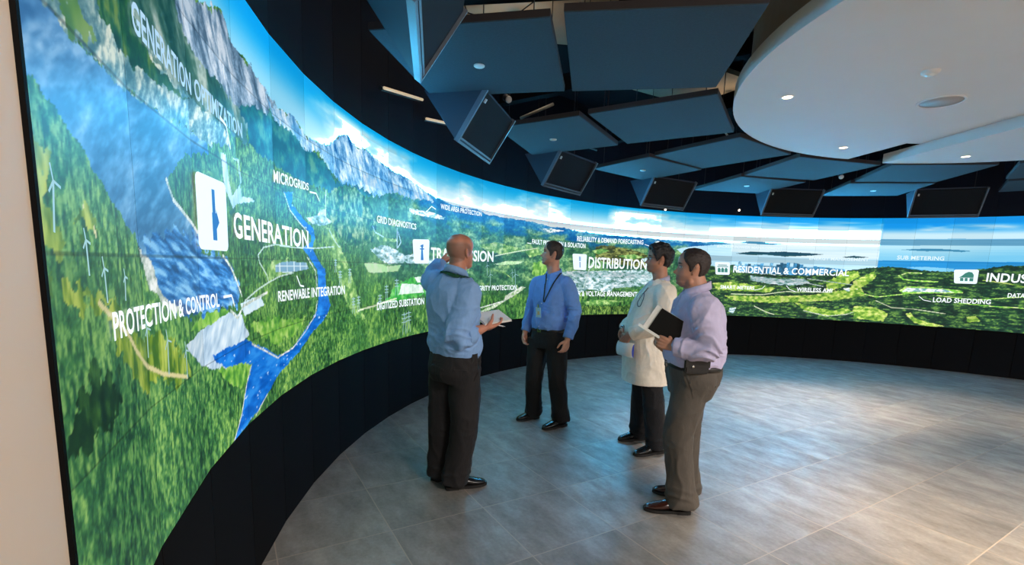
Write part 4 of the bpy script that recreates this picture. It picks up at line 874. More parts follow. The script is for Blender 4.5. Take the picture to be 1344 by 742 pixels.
# ---------------------------------------------------------------- people
def V(*a): return Vector(a)
def catmull(pts, n):
    P = [np.asarray(p, float) for p in pts]; out = []
    for i in range(len(P) - 1):
        p0, p1, p2, p3 = P[max(i - 1, 0)], P[i], P[i + 1], P[min(i + 2, len(P) - 1)]
        for k in range(n):
            t = k / n; out.append(0.5 * ((2 * p1) + (-p0 + p2) * t + (2 * p0 - 5 * p1 + 4 * p2 - p3) * t * t + (-p0 + 3 * p1 - 3 * p2 + p3) * t ** 3))
    out.append(P[-1]); return out
def ring_loft(bm, rings, cap=True):
    vs = [[bm.verts.new(tuple(p)) for p in r] for r in rings]; n = len(vs[0])
    for a, b in zip(vs, vs[1:]):
        for k in range(n): bm.faces.new((a[k], a[(k + 1) % n], b[(k + 1) % n], b[k]))
    if cap: bm.faces.new(vs[0][::-1]); bm.faces.new(vs[-1])
    return vs
def limb(bm, pts, radii, front=(0, 1, 0), n=18, sub=5, dome=True):
    """smooth tapering tube; radii are numbers or (side, front) pairs"""
    rad = [(r, r) if not isinstance(r, (tuple, list)) else r for r in radii]
    C = catmull([(p[0], p[1], p[2], r[0], r[1]) for p, r in zip(pts, rad)], sub)
    rings = []; fr = Vector(front)
    for i, c in enumerate(C):
        a = Vector(C[min(i + 1, len(C) - 1)][:3]) - Vector(C[max(i - 1, 0)][:3]); a.normalize()
        f = fr - a * fr.dot(a)
        if f.length < 1e-3: f = a.orthogonal()
        f.normalize(); s = a.cross(f)
        rings.append((Vector(c[:3]), s, f, c[3], c[4], a))
    R = []
    if dome:
        c, s, f, rs, rf, a = rings[0]
        for q in (1.45, 0.95, 0.5): R.append((c - a * min(rs, rf) * math.sin(q) , s, f, rs * max(math.cos(q), .12), rf * max(math.cos(q), .12), a))
    R += rings
    if dome:
        c, s, f, rs, rf, a = rings[-1]
        for q in (0.5, 0.95, 1.45): R.append((c + a * min(rs, rf) * math.sin(q), s, f, rs * max(math.cos(q), .12), rf * max(math.cos(q), .12), a))
    ring_loft(bm, [[c + s * rs * math.cos(t) + f * rf * math.sin(t) for t in [2 * PI * k / n for k in range(n)]] for c, s, f, rs, rf, a in R])
def sup(t, e):
    c, s = math.cos(t), math.sin(t); return (math.copysign(abs(c) ** (2 / e), c), math.copysign(abs(s) ** (2 / e), s))
def trunk(bm, levels, n=36, sub=6, e=2.35):
    """levels: (x, y, z, half width, front depth, back depth, facing yaw in degrees)"""
    R = []
    for x, y, z, w, fd, bd, yaw in catmull(levels, sub):
        f = Vector((math.cos(math.radians(yaw)), math.sin(math.radians(yaw)), 0)); s = Vector((f.y, -f.x, 0)); ring = []
        for k in range(n):
            a, b = sup(2 * PI * k / n, e); ring.append(Vector((x, y, z)) + s * w * a + f * (fd if b > 0 else bd) * b)
        R.append(ring)
    ring_loft(bm, R)
def ball(bm, c, r, rot=None):
    res = bmesh.ops.create_uvsphere(bm, u_segments=18, v_segments=12, radius=1.0)
    for v in res['verts']:
        p = Vector((v.co.x * r[0], v.co.y * r[1], v.co.z * r[2]))
        if rot is not None: p = rot @ p
        v.co = p + Vector(c)
def voxel(bm, size, smooth=6, factor=0.5):
    """join overlapping closed shapes into one continuous skin"""
    bmesh.ops.recalc_face_normals(bm, faces=bm.faces)
    me = bpy.data.meshes.new('tmp'); bm.to_mesh(me); bm.free()
    o = bpy.data.objects.new('tmp', me); COL.objects.link(o)
    m = o.modifiers.new('r', 'REMESH'); m.mode = 'VOXEL'; m.voxel_size = size
    if smooth: s = o.modifiers.new('s', 'SMOOTH'); s.iterations = smooth; s.factor = factor
    bpy.context.view_layer.update()
    ev = o.evaluated_get(bpy.context.evaluated_depsgraph_get())
    out = bpy.data.meshes.new_from_object(ev)
    bpy.data.objects.remove(o); bpy.data.meshes.remove(me)
    return out
def coords(me):
    a = np.empty(len(me.vertices) * 3, np.float32); me.vertices.foreach_get('co', a); return a.reshape(-1, 3).astype(float)
def normals(me):
    a = np.empty(len(me.vertices) * 3, np.float32); me.vertices.foreach_get('normal', a); return a.reshape(-1, 3).astype(float)
def setco(me, c): me.vertices.foreach_set('co', c.astype(np.float32).ravel()); me.update()
def h3(ix, iy, iz, s): return _hash(ix * 7 + iz * 131 + s, iy * 13 + iz * 57, s)
def noise3(p, s=0):
    i = np.floor(p); f = p - i; f = f * f * (3 - 2 * f); r = 0
    for dx in (0, 1):
        for dy in (0, 1):
            for dz in (0, 1):
                w = (f[:, 0] if dx else 1 - f[:, 0]) * (f[:, 1] if dy else 1 - f[:, 1]) * (f[:, 2] if dz else 1 - f[:, 2])
                r = r + w * h3(i[:, 0] + dx, i[:, 1] + dy, i[:, 2] + dz, s)
    return r
def ridged(p, s): return 1 - np.abs(2 * noise3(p, s) - 1)
def add_folds(me, field):
    """push the cloth along its normals by field(points) metres"""
    c = coords(me); setco(me, c + normals(me) * field(c)[:, None])
def finish(name, me, mats, parent, smooth=True):
    me.materials.clear()
    for m in (mats if isinstance(mats, (list, tuple)) else [mats]): me.materials.append(m)
    me.polygons.foreach_set('use_smooth', np.full(len(me.polygons), smooth, dtype=bool)); me.name = name
    return link(bpy.data.objects.new(name, me), parent)
def near_pt(c, p, r): d = np.linalg.norm(c - np.asarray(p), axis=1); return np.exp(-(d / r) ** 2)
def seg_coord(c, a, b):
    a, b = np.asarray(a), np.asarray(b); ab = b - a; t = ((c - a) @ ab) / (ab @ ab); d = np.linalg.norm(c - a - np.clip(t, 0, 1)[:, None] * ab, axis=1); return t, d

# ---- head: a lofted skull with a sculpted face, in its own frame (x right, y forward, z up, origin at eye height)
HZ = [-.118, -.112, -.098, -.080, -.060, -.038, -.015, .008, .032, .058, .082, .101, .113, .118]
HF = [.052, .070, .084, .086, .086, .085, .081, .081, .090, .089, .078, .056, .030, .002]
HB = [.030, .024, .008, -.018, -.050, -.074, -.090, -.098, -.102, -.100, -.088, -.064, -.036, -.006]
HW = [.016, .030, .045, .056, .062, .067, .070, .0735, .076, .0745, .065, .048, .026, .004]
def head_point(phi, z, sc=(1, 1, 1)):
    """phi 0 = front, counted towards the right ear; arrays allowed"""
    f, b, w = np.interp(z, HZ, HF), np.interp(z, HZ, HB), np.interp(z, HZ, HW)
    b = -b if False else b
    yb = b; mid = np.where(z < -.09, (f + yb) / 2, np.clip(f - .085, yb + .01, .02))
    s, c = np.sin(phi), np.cos(phi)
    e = 2.25; ss = np.sign(s) * np.abs(s) ** (2 / e); cc = np.sign(c) * np.abs(c) ** (2 / e)
    x = w * ss; y = mid + np.where(cc > 0, (f - mid) * cc, (mid - yb) * cc)
    front = sstep(0.0, 0.05, y)
    g = lambda cx, cz, wx, wz: np.exp(-((x - cx) / wx) ** 2 - ((z - cz) / wz) ** 2)
    d = 0.0
    d = d + .0115 * np.exp(-(x / .0105) ** 2) * sstep(.020, -.012, z) * sstep(-.052, -.036, z)           # bridge of the nose
    d = d + .0185 * np.exp(-(x / .0135) ** 2) * np.exp(-((z + .033) / .0145) ** 2)                          # tip
    d = d + .005 * (g(.014, -.040, .008, .008) + g(-.014, -.040, .008, .008))
    d = d - .010 * (g(.031, .000, .014, .010) + g(-.031, .000, .014, .010))
    d = d + .004 * (g(.030, .020, .020, .008) + g(-.030, .020, .020, .008))
    d = d + .006 * g(0, -.066, .022, .0055) + .006 * g(0, -.078, .019, .006) - .005 * g(0, -.0715, .026, .0028)
    d = d - .004 * g(0, -.090, .020, .005) + .006 * g(0, -.104, .018, .010)
    d = d + .004 * (g(.046, -.022, .02, .018) + g(-.046, -.022, .02, .018))
    y = y + d * front
    return np.stack([x * sc[0], y * sc[1], z * sc[2]], -1)
def head_grid(bm, sc, M):
    zs = np.concatenate([np.linspace(-.118, .085, 58), np.linspace(.09, .1178, 10)]); ph = np.linspace(0, 2 * PI, 72, endpoint=False)
    R = []
    for z in zs:
        P = head_point(ph, np.full(72, z), sc); R.append([M @ Vector(p) for p in P])
    ring_loft(bm, R)
def add_head(bm, M, sc, neck_base, neck_r=.058, ear=1.0, jowl=None):
    head_grid(bm, sc, M)
    for s in (-1, 1):
        rot = M.to_3x3() @ (Matrix.Rotation(s * 0.42, 3, 'Z') @ Matrix.Rotation(0.18, 3, 'X'))
        ball(bm, M @ V(s * .0765 * sc[0], -.012, -.010), (.0070, .017 * ear, .029 * ear), rot)
        ball(bm, M @ V(s * .080 * sc[0], -.016, .004), (.008, .015, .017), rot)
        ball(bm, M @ V(s * .074 * sc[0], -.004, -.034), (.007, .009, .012), rot)
    a = M @ V(0, -.022, -.045); j = M @ V(0, .01, -.085)
    for q in (jowl or ()): ball(bm, M @ V(*q[:3]), q[3:])
    nb = Vector(neck_base); limb(bm, [a, (a * .45 + nb * .55), nb], [.058, neck_r, neck_r * 1.12], front=M.to_3x3() @ V(0, 1, 0), n=24)
    limb(bm, [j, nb * .75 + j * .25 + (M.to_3x3() @ V(0, .004, 0))], [.040, .050], n=16, sub=3)
def head_matrix(center, yaw, pitch=0, roll=0):
    """yaw = compass direction of the gaze (degrees from +x), pitch up positive"""
    f = Vector((math.cos(math.radians(yaw)), math.sin(math.radians(yaw)), 0)); r = Vector((f.y, -f.x, 0))
    B = Matrix((r, f, Vector((0, 0, 1)))).transposed()
    return Matrix.Translation(Vector(center)) @ (B @ Matrix.Rotation(math.radians(pitch), 3, 'X') @ Matrix.Rotation(math.radians(roll), 3, 'Y')).to_4x4()

# ---- hand: palm, four bent fingers of different lengths and a thumb leaving the side of the palm
def add_hand(bm, wrist, fwd, palm, side, curl=(.35, .4, .45, .5), thumb=(.5, .2), scale=1.0, spread=.06):
    """fwd: wrist to knuckles; palm: direction the palm faces; side: +1 when the thumb lies towards fwd x palm"""
    w = Vector(wrist); f = Vector(fwd).normalized(); p = Vector(palm); p = (p - f * p.dot(f)).normalized(); t = f.cross(p) * side
    S = scale; L = .088 * S
    for k, o in enumerate((.030, .010, -.010, -.029)):
        limb(bm, [w + t * o * .45 * S, w + f * L * .55 + t * o * .85 * S - p * .004, w + f * (L - abs(o) * .18) + t * o * S], [.0155 * S, .0150 * S, .0115 * S], n=10, sub=3)
    limb(bm, [w - f * .05, w, w + f * .02], [(.026 * S, .021 * S)] * 3, front=p, n=14, sub=3)
    lens = (.072, .080, .074, .058)
    for k, o in enumerate((.030, .010, -.010, -.029)):
        base = w + f * (L - abs(o) * .18) + t * o * S
        d = (f + t * o / .03 * spread).normalized(); pts = [base - d * .012, base]; c = curl[k]; a = 0
        for q, fr in ((c * 1.0, .44), (c * 1.35, .32), (c * .9, .24)):
            a += q; dd = d * math.cos(a) + p * math.sin(a); pts.append(pts[-1] + dd * lens[k] * fr * S)
        limb(bm, pts, [.0102 * S, .0098 * S, .0088 * S, .0080 * S, .0066 * S], n=10, sub=3)
    b = w + f * .022 * S + t * .024 * S + p * .006
    d1 = (f * .62 + t * .70 + p * thumb[1]).normalized(); d2 = (f * .9 + t * (.35 - thumb[0]) + p * (thumb[1] + thumb[0] * .6)).normalized()
    q = b + d1 * .042 * S; limb(bm, [b - d1 * .015, b, q, q + d2 * .030 * S, q + d2 * .054 * S], [.016 * S, .0155 * S, .0118 * S, .0105 * S, .0075 * S], n=10, sub=3)

# ---- materials
def skin_material(name):
    m = bpy.data.materials.new(name); m.use_nodes = True; nt = m.node_tree; b = nt.nodes['Principled BSDF']
    va = nt.nodes.new('ShaderNodeVertexColor'); va.layer_name = 'tone'; nt.links.new(va.outputs['Color'], b.inputs['Base Color'])
    b.inputs['Roughness'].default_value = .48; b.inputs['Subsurface Weight'].default_value = .12; b.inputs['Subsurface Radius'].default_value = (.012, .005, .003); b.inputs['Subsurface Scale'].default_value = .6
    tc = nt.nodes.new('ShaderNodeTexCoord'); n = nt.nodes.new('ShaderNodeTexNoise'); n.inputs['Scale'].default_value = 260
    nt.links.new(tc.outputs['Object'], n.inputs['Vector']); bp = nt.nodes.new('ShaderNodeBump'); bp.inputs['Strength'].default_value = .08; bp.inputs['Distance'].default_value = .002
    nt.links.new(n.outputs['Fac'], bp.inputs['Height']); nt.links.new(bp.outputs['Normal'], b.inputs['Normal']); return m
M_SKIN = skin_material('skin')
def cloth(name, col, weave=500, rough=.85, sheen=.1, noise=(30, .05), crease=.22):
    """woven cloth: fine weave bump under soft warped creases"""
    m = mat(name, col, rough, noise=noise, bump=(weave, .12), sheen=sheen); nt = m.node_tree
    tc = next(n for n in nt.nodes if n.type == 'TEX_COORD'); b = nt.nodes['Principled BSDF']; fineb = next(n for n in nt.nodes if n.type == 'BUMP')
    mp = nt.nodes.new('ShaderNodeMapping'); mp.inputs['Scale'].default_value = (1.5, 1.5, .8); nt.links.new(tc.outputs['Object'], mp.inputs['Vector'])
    n = nt.nodes.new('ShaderNodeTexNoise'); n.inputs['Scale'].default_value = 9; n.inputs['Detail'].default_value = 3; n.inputs['Distortion'].default_value = 1.6
    nt.links.new(mp.outputs[0], n.inputs['Vector'])
    bp = nt.nodes.new('ShaderNodeBump'); bp.inputs['Strength'].default_value = crease; bp.inputs['Distance'].default_value = .03
    nt.links.new(n.outputs['Fac'], bp.inputs['Height']); nt.links.new(bp.outputs['Normal'], fineb.inputs['Normal']); return m
M_SOLE = mat('shoe_sole_rubber', (16, 15, 15), .6)
M_SHOEBLACK = mat('black_shoe_leather', (20, 19, 20), .22, bump=(60, .05)); M_SHOEBROWN = mat('dark_brown_shoe_leather', (52, 26, 20), .2, noise=(20, .2))
M_BELT = mat('black_belt_leather', (18, 17, 17), .4); M_STEEL = mat('polished_steel', (190, 190, 186), .25, metal=1.0)
M_PAPER = mat('white_paper', (226, 226, 222), .8, noise=(40, .02)); M_PAPEREDGE = mat('paper_edge', (206, 204, 198), .85)

def skin_tones(me, M, sc, base, beard=0.0, stubble=None, brow=(40, 28, 22), iris=(46, 34, 26), scalp=None):
    c = coords(me); n = len(c); col = np.tile(np.asarray(base, float), (n, 1))
    col *= (0.96 + 0.08 * noise3(c * 40, 9))[:, None]
    L = np.array([list(r) for r in M.inverted()]); q = (np.c_[c, np.ones(n)] @ L.T)[:, :3] / np.asarray(sc)
    onhead = (np.abs(q[:, 0]) < .11) & (np.abs(q[:, 1]) < .13) & (q[:, 2] > -.13) & (q[:, 2] < .13)
    front = onhead & (q[:, 1] > .04)
    x, y, z = q[:, 0], q[:, 1], q[:, 2]
    def put(mask, colr, a): col[:] = col + (np.asarray(colr, float) - col) * (mask * a)[:, None]
    put(front * np.exp(-(x / .026) ** 4 - ((z + .0715) / .0105) ** 4), np.asarray(base) * np.array([.86, .66, .64]), .75)
    put(front * np.exp(-(x / .024) ** 4 - ((z + .0715) / .0016) ** 2), np.asarray(base) * .35, .8)
    put(front * (np.exp(-((np.abs(x) - .045) / .02) ** 2 - ((z + .03) / .02) ** 2)), np.asarray(base) * np.array([1.02, .88, .86]), .5)
    if beard:
        bm_ = onhead * sstep(-.045, -.062, z) * sstep(.00, .03, y) + front * np.exp(-(x / .028) ** 4 - ((z + .055) / .008) ** 4)
        put(np.clip(bm_, 0, 1), np.asarray(base) * np.array([.62, .62, .66]), beard)
    for s in (-1, 1):
        ex = (x * s - .031)
        put(front * np.exp(-(ex / .021) ** 4 - ((z - .0205 - .004 * np.cos(ex * 60)) / .0052) ** 4), brow, .9)
        eye = front * ((ex / .0145) ** 2 + ((z - .001) / .0062) ** 2 < 1)
        put(eye.astype(float), (222, 216, 208), 1.0)
        put((front & ((ex / .0060) ** 2 + ((z - .001) / .0062) ** 2 < 1)).astype(float), iris, 1.0)
        put(front * np.exp(-(ex / .016) ** 4 - ((z - .0078) / .0022) ** 2), np.asarray(brow) * .8, .85)
    if scalp is not None:   # close-cropped hair growing round the sides and back
        phi = np.degrees(np.arctan2(np.abs(x), y)); zt = np.interp(phi, [60, 80, 100, 140, 180], [.00, .045, .058, .060, .058]); zb = np.interp(phi, [60, 78, 95, 110, 180], [-.01, -.03, .012, -.055, -.082])
        put(onhead * (np.abs(x) < .0785) * sstep(zt + .012, zt - .012, z) * sstep(zb - .006, zb + .01, z) * (phi > 62), scalp, .62 )
    ca = me.color_attributes.new('tone', 'FLOAT_COLOR', 'POINT')
    ca.data.foreach_set('color', np.c_[lin(np.clip(col, 0, 255)), np.ones(n)].astype(np.float32).ravel())

def make_hair(M, sc, parent, m, thick, line, lumps=(60, .003), seed=3, crown=None):
    """hair cap: scalp region above line(phi), pushed outwards; its rim sinks below the skin"""
    zs = np.concatenate([np.linspace(-.095, .085, 70), np.linspace(.088, .1179, 14)]); ph = np.linspace(0, 2 * PI, 110, endpoint=False)
    Z, Pn = np.meshgrid(zs, ph, indexing='ij'); P = head_point(Pn.ravel(), Z.ravel(), (1, 1, 1)).reshape(Z.shape + (3,))
    deg = np.degrees(np.abs((Pn + PI) % (2 * PI) - PI)); zl = np.interp(deg, *line)
    k = sstep(-.004, .020, Z - zl)
    if crown is not None: k = k * crown(P)
    cen = np.array([0, -.01, .015]); d = P - cen; d /= np.linalg.norm(d, axis=2, keepdims=True)
    flat = P.reshape(-1, 3); lump = (ridged(flat * lumps[0], seed) * .6 + ridged(flat * lumps[0] * 2.1, seed + 5) * .4 - .5).reshape(Z.shape) * lumps[1] * 2
    P = (P + d * (k * thick + k * lump - .005)[..., None]) * np.asarray(sc)
    keep = k > .001; idx = -np.ones(Z.shape, int); vs = []
    nz, npn = Z.shape; faces = []
    def vid(i, j):
        if idx[i, j] < 0: idx[i, j] = len(vs); vs.append(tuple(M @ Vector(P[i, j])))
        return idx[i, j]
    for i in range(nz - 1):
        for j in range(npn):
            j2 = (j + 1) % npn
            if keep[i, j] or keep[i + 1, j] or keep[i, j2] or keep[i + 1, j2]: faces.append((vid(i, j), vid(i, j2), vid(i + 1, j2), vid(i + 1, j)))
    o = mesh_obj('hair', vs + [tuple(M @ Vector((0, P[-1, :, 1].mean(), P[-1, :, 2].mean() + .0005)))], faces + [(idx[-1, j], idx[-1, (j + 1) % npn], len(vs)) for j in range(npn) if idx[-1, j] >= 0 and idx[-1, (j + 1) % npn] >= 0], m, parent, True)
    return o

def make_shoe(heel, toe, m, parent, w=.050, label=None):
    h, t = Vector((heel[0], heel[1], 0)), Vector((toe[0], toe[1], 0)); L = (t - h).length; f = (t - h).normalized(); s = Vector((f.y, -f.x, 0))
    def outline(u, k=1.0): return np.interp(u, [0, .06, .2, .4, .62, .8, .92, 1.0], [.62, .80, .88, .82, 1.0, .94, .70, .28]) * w * k
    top = lambda u: np.interp(u, [0, .05, .15, .32, .48, .62, .78, .9, .97, 1.0], [.060, .085, .096, .098, .086, .068, .054, .046, .038, .026])
    R = []
    for u in np.linspace(0.0, 1, 26):
        c = h + f * L * u; ww = outline(u); tz = top(u); ring = []
        for k in range(20):
            a, b = sup(2 * PI * k / 20, 2.6 if u > .5 else 2.2)
            zz = .022 + (tz - .022) * (b * .5 + .5) ; narrow = 1 - .35 * max(0, b) * (1 if u < .5 else .6)
            ring.append(c + s * ww * a * narrow + Vector((0, 0, zz)))
        R.append(ring)
    bm = bmesh.new(); ring_loft(bm, R)
    o = bm_obj('shoe', bm, m, parent, True)
    bm = bmesh.new()
    pts = [(h + f * L * (u * 1.02 - .01) + s * outline(u, 1.07)) for u in np.linspace(0, 1, 20)] + [(h + f * L * (u * 1.02 - .01) - s * outline(u, 1.07)) for u in np.linspace(1, 0, 20)]
    for u0, u1, z0, z1 in ((0, .30, 0.0, .024), (.26, 1.0, .004, .024)):
        q = [(h + f * L * (u * 1.02 - .01) + s * outline(u, 1.07)) for u in np.linspace(u0, u1, 14)] + [(h + f * L * (u * 1.02 - .01) - s * outline(u, 1.07)) for u in np.linspace(u1, u0, 14)]
        prism(bm, [(p.x, p.y, z0) for p in q], (0, 0, z1 - z0))
    bm_obj('sole', bm, M_SOLE, o)
    bm = bmesh.new()
    for u in (.40, .46, .52): 
        c = h + f * L * u + Vector((0, 0, top(u) + .001)); add_tube(bm, [c + s * .016, c + Vector((0, 0, .003)), c - s * .016], .0028, 6)
    bm_obj('laces', bm, M_SOLE if m is M_SHOEBLACK else m, o)
    return o
def make_collar(parent, neck, yaw, m, r=.066, tilt=.1, h=.040, open_=.35, points=.065):
    """shirt collar: a band folded over around the neck, with two points in front"""
    f = Vector((math.cos(math.radians(yaw)), math.sin(math.radians(yaw)), 0)); s = Vector((f.y, -f.x, 0)); n = Vector(neck); up = (Vector((0, 0, 1)) - f * tilt).normalized(); ff = (f + Vector((0, 0, 1)) * (-.34)).normalized()
    bm = bmesh.new(); N = 40; rows = []
    for k in range(N + 1):
        a = open_ + (2 * PI - 2 * open_) * k / N       # starts and ends beside the throat
        d = ff * math.cos(a) * 1.04 + s * math.sin(a) * 1.0
        edge = max(0, math.cos(a)) ** 2
        b = n + d * r
        rows.append([b - up * .012, b + up * h * (1 - .18 * edge) - d * .004, b + up * (h * .96 - .10 * h * edge) + d * .006, b + d * (.018 + .016 * edge) - up * (.010 + points * .75 * edge ** 1.6), b + d * (.012 + .014 * edge) - up * (.008 + points * .75 * edge ** 1.6)])
    vs = [[bm.verts.new(p) for p in row] for row in rows]
    for a, b in zip(vs, vs[1:]):
        for k in range(4): bm.faces.new((a[k], a[k + 1], b[k + 1], b[k]))
    bm_obj_ = bm_obj('collar', bm, m, parent, True)
    so = bm_obj_.modifiers.new('thick', 'SOLIDIFY'); so.thickness = .003
    return bm_obj_
def ribbon(bm, pts, nrm, w, th=.002):
    """flat strap through pts; nrm gives the outward direction at each point"""
    a = []
    for i, p in enumerate(pts):
        p = Vector(p); d = (Vector(pts[min(i + 1, len(pts) - 1)]) - Vector(pts[max(i - 1, 0)])).normalized(); n = Vector(nrm[i]).normalized(); s = d.cross(n).normalized() * w / 2; n = n * th
        a.append([bm.verts.new(p + s), bm.verts.new(p + s + n), bm.verts.new(p - s + n), bm.verts.new(p - s)])
    for r0, r1 in zip(a, a[1:]):
        for k in range(4): bm.faces.new((r0[k], r0[(k + 1) % 4], r1[(k + 1) % 4], r1[k]))
    bm.faces.new(a[0]); bm.faces.new(a[-1][::-1])
def snap_ribbon(bm, pts, target, w, off=.004, th=.002, n=14):
    """lay a strap over a cloth mesh: each point is pushed onto the nearest surface"""
    from mathutils.bvhtree import BVHTree
    bv = BVHTree.FromObject(target, bpy.context.evaluated_depsgraph_get()); P, Nn = [], []
    for p in catmull(pts, n):
        loc, nor, _, _ = bv.find_nearest(Vector(p)); P.append(loc + nor * off); Nn.append(nor)
    for _ in range(3):
        P = [P[0]] + [(P[i - 1] + P[i] * 2 + P[i + 1]) / 4 for i in range(1, len(P) - 1)] + [P[-1]]
    ribbon(bm, P, Nn, w, th); return P, Nn
def fold_field(spots=(), base=.0045, fine_=.002, seed=1, lowz=None, stretch=(12, 12, 6)):
    """creases: general, stronger round the spots (point, radius, amplitude), horizontal breaks below lowz"""
    st = np.asarray(stretch, float)
    def f(c):
        w = np.stack([noise3(c * 6, seed + 90), noise3(c * 6, seed + 91), noise3(c * 6, seed + 92)], 1) - .5
        p = c + w * .12
        d = base * (ridged(p * st, seed) ** 2.2 * 1.8 - .6) + fine_ * (ridged(p * st * 2.1, seed + 3) ** 2 - .4)
        for q, r, a in spots:
            g = near_pt(c, q, r); d = d + g * a * (ridged(p * np.array([10, 10, 24]), seed + 7) ** 2 - .4)
        if lowz is not None:
            g = sstep(lowz, lowz - .14, c[:, 2]); d = d + g * .018 * (ridged(p * np.array([7, 7, 18]), seed + 11) - .5)
        return d
    return f
def belt_ring(parent, level, h, m, buckle=True):
    x, y, z, w, fd, bd, yaw = level
    f = Vector((math.cos(math.radians(yaw)), math.sin(math.radians(yaw)), 0)); s = Vector((f.y, -f.x, 0)); bm = bmesh.new(); R = []
    prof = [(0, -h / 2), (.006, -h / 2), (.008, 0), (.006, h / 2), (0, h / 2)]
    rows = []
    for k in range(48):
        a, b = sup(2 * PI * k / 48, 2.35)
        rows.append([bm.verts.new((x + s.x * (w + o) * a + f.x * ((fd if b > 0 else bd) + o) * b, y + s.y * (w + o) * a + f.y * ((fd if b > 0 else bd) + o) * b, z + dz)) for o, dz in prof])
    for i in range(48):
        a, b = rows[i], rows[(i + 1) % 48]
        for k in range(5): bm.faces.new((a[k], a[(k + 1) % 5], b[(k + 1) % 5], b[k]))
    o = bm_obj('belt', bm, m, parent, True)
    if buckle:
        c = Vector((x, y, z)) + f * (fd + .012); bm = bmesh.new(); rot = Matrix.Rotation(math.radians(yaw), 3, 'Z')
        add_box(bm, c + s * .02, (.006, .006, h + .008), rot); add_box(bm, c - s * .02, (.006, .006, h + .008), rot); add_box(bm, c + Vector((0, 0, h / 2)), (.006, .044, .006), rot); add_box(bm, c - Vector((0, 0, h / 2)), (.006, .044, .006), rot); add_box(bm, c, (.005, .044, .004), rot)
        bm_obj('buckle', bm, M_STEEL, o)
    return o
def make_person(P):
    S = P['scale']; sc = (S, S, S * P.get('headlong', 1.0)); M = head_matrix(P['head'], *P['gaze'])
    # one continuous body: head, neck, arms with hands, and the slim figure inside the clothes
    bm = bmesh.new(); add_head(bm, M, sc, P['neck'], P.get('neck_r', .058), P.get('ear', .95), P.get('jowl'))
    nk, pv = Vector(P['neck']), Vector(P['pelvis'])
    limb(bm, [nk + V(0, 0, .01), nk - V(0, 0, .08), (nk + pv) / 2, pv], [.055, .085, .09, .09], n=16, sub=3)
    for k in ('R', 'L'):
        sh, el, wr = [Vector(q) for q in P['arm' + k]]
        limb(bm, [nk - V(0, 0, .10), sh, el, el * .45 + wr * .55, wr], [.05, .045, .040, P.get('fore', .040), .026], n=16, sub=4)
        add_hand(bm, wr, *P['hand' + k][:2], side=1 if k == 'R' else -1, **P['hand' + k][2])
        hp, kn, an = [Vector(q) for q in P['leg' + k]]; limb(bm, [pv, hp, kn, an + V(0, 0, .06)], [.07, .06, .045, .036], n=14, sub=4)
    me = voxel(bm, .0042, 3, .5)
    skin_tones(me, M, sc, **P['skin'])
    root = finish('person', me, M_SKIN, None); root.location = (P['at'][0], P['at'][1], 0)
    tag(root, P['label'], 'person')
    # shirt or coat
    bm = bmesh.new(); tk = [list(l) for l in P['trunk']]; ya = math.radians(P['collar'][1]); tk[-1][0] -= .014 * math.cos(ya); tk[-1][1] -= .014 * math.sin(ya); tk[-1][2] -= .012; trunk(bm, tk)
    for k in ('R', 'L'):
        pts = [Vector(q) for q in P['sleeve' + k]]; n0 = Vector(P['trunk'][-3][:3])
        limb(bm, [n0 * .55 + pts[0] * .45 - V(0, 0, .03)] + pts, [.06] + list(P['sleeve_r']), n=22, sub=5)
    me = voxel(bm, .0065, P.get('cloth_smooth', 5)); ff = fold_field(P['folds'], P.get('fold', .0045), .0025, P['seed']); z0 = P['trunk'][0][2]; add_folds(me, (lambda c: ff(c) * (.25 + .75 * sstep(z0 + .01, z0 + .10, c[:, 2])) * (1 - .6 * near_pt(c, P['collar'][0], .09)))); shirt = finish(P['top'][0], me, P['top'][1], root)
    make_collar(shirt, P['collar'][0], P['collar'][1], P['top'][2] if len(P['top']) > 2 else P['top'][1], **P['collar'][2])
    for k in ('R', 'L'):      # turned cuffs
        a, b, r = P['cuff' + k]; a, b = Vector(a), Vector(b); bm = bmesh.new(); d = (b - a).normalized()
        add_tube(bm, [a - (b - a) * .05, a, a + (b - a) * .12, b - (b - a) * .1, b, b - (b - a) * .02, a + (b - a) * .4], [r * .9, r * 1.07, r * 1.10, r * 1.08, r * 1.04, r * .88, r * .84], 24, caps=False)
        bm_obj('cuff', bm, P['top'][1], shirt, True)
    # trousers
    bm = bmesh.new(); trunk(bm, P['pants'])
    for k in ('R', 'L'):
        hp, kn, an = [Vector(q) for q in P['leg' + k]]; r = P['pants_r']
        limb(bm, [hp + V(0, 0, .0), hp * .5 + kn * .5, kn, kn * .45 + an * .55, Vector((an.x, an.y, P.get('hemz', .055)))], [(r[0], r[0] * 1.05), r[1], r[2], r[3], (r[4], r[4] * 1.15)], front=P['footdir' + k], n=24, sub=6, dome=False)
    me = voxel(bm, .008, 6); add_folds(me, fold_field([(P['legR'][1], .12, .008), (P['legL'][1], .12, .008), (P['pelvis'], .16, .006)], .006, .002, P['seed'] + 40, lowz=.26, stretch=(12, 12, 3.5))); tr = finish('trousers', me, P['pants_m'], root)
    belt_ring(tr, P['belt'], .034, M_BELT)
    for k in ('R', 'L'): make_shoe(P['shoe' + k][0], P['shoe' + k][1], P['shoe_m'], root)
    return root, M, sc, shirt, tr
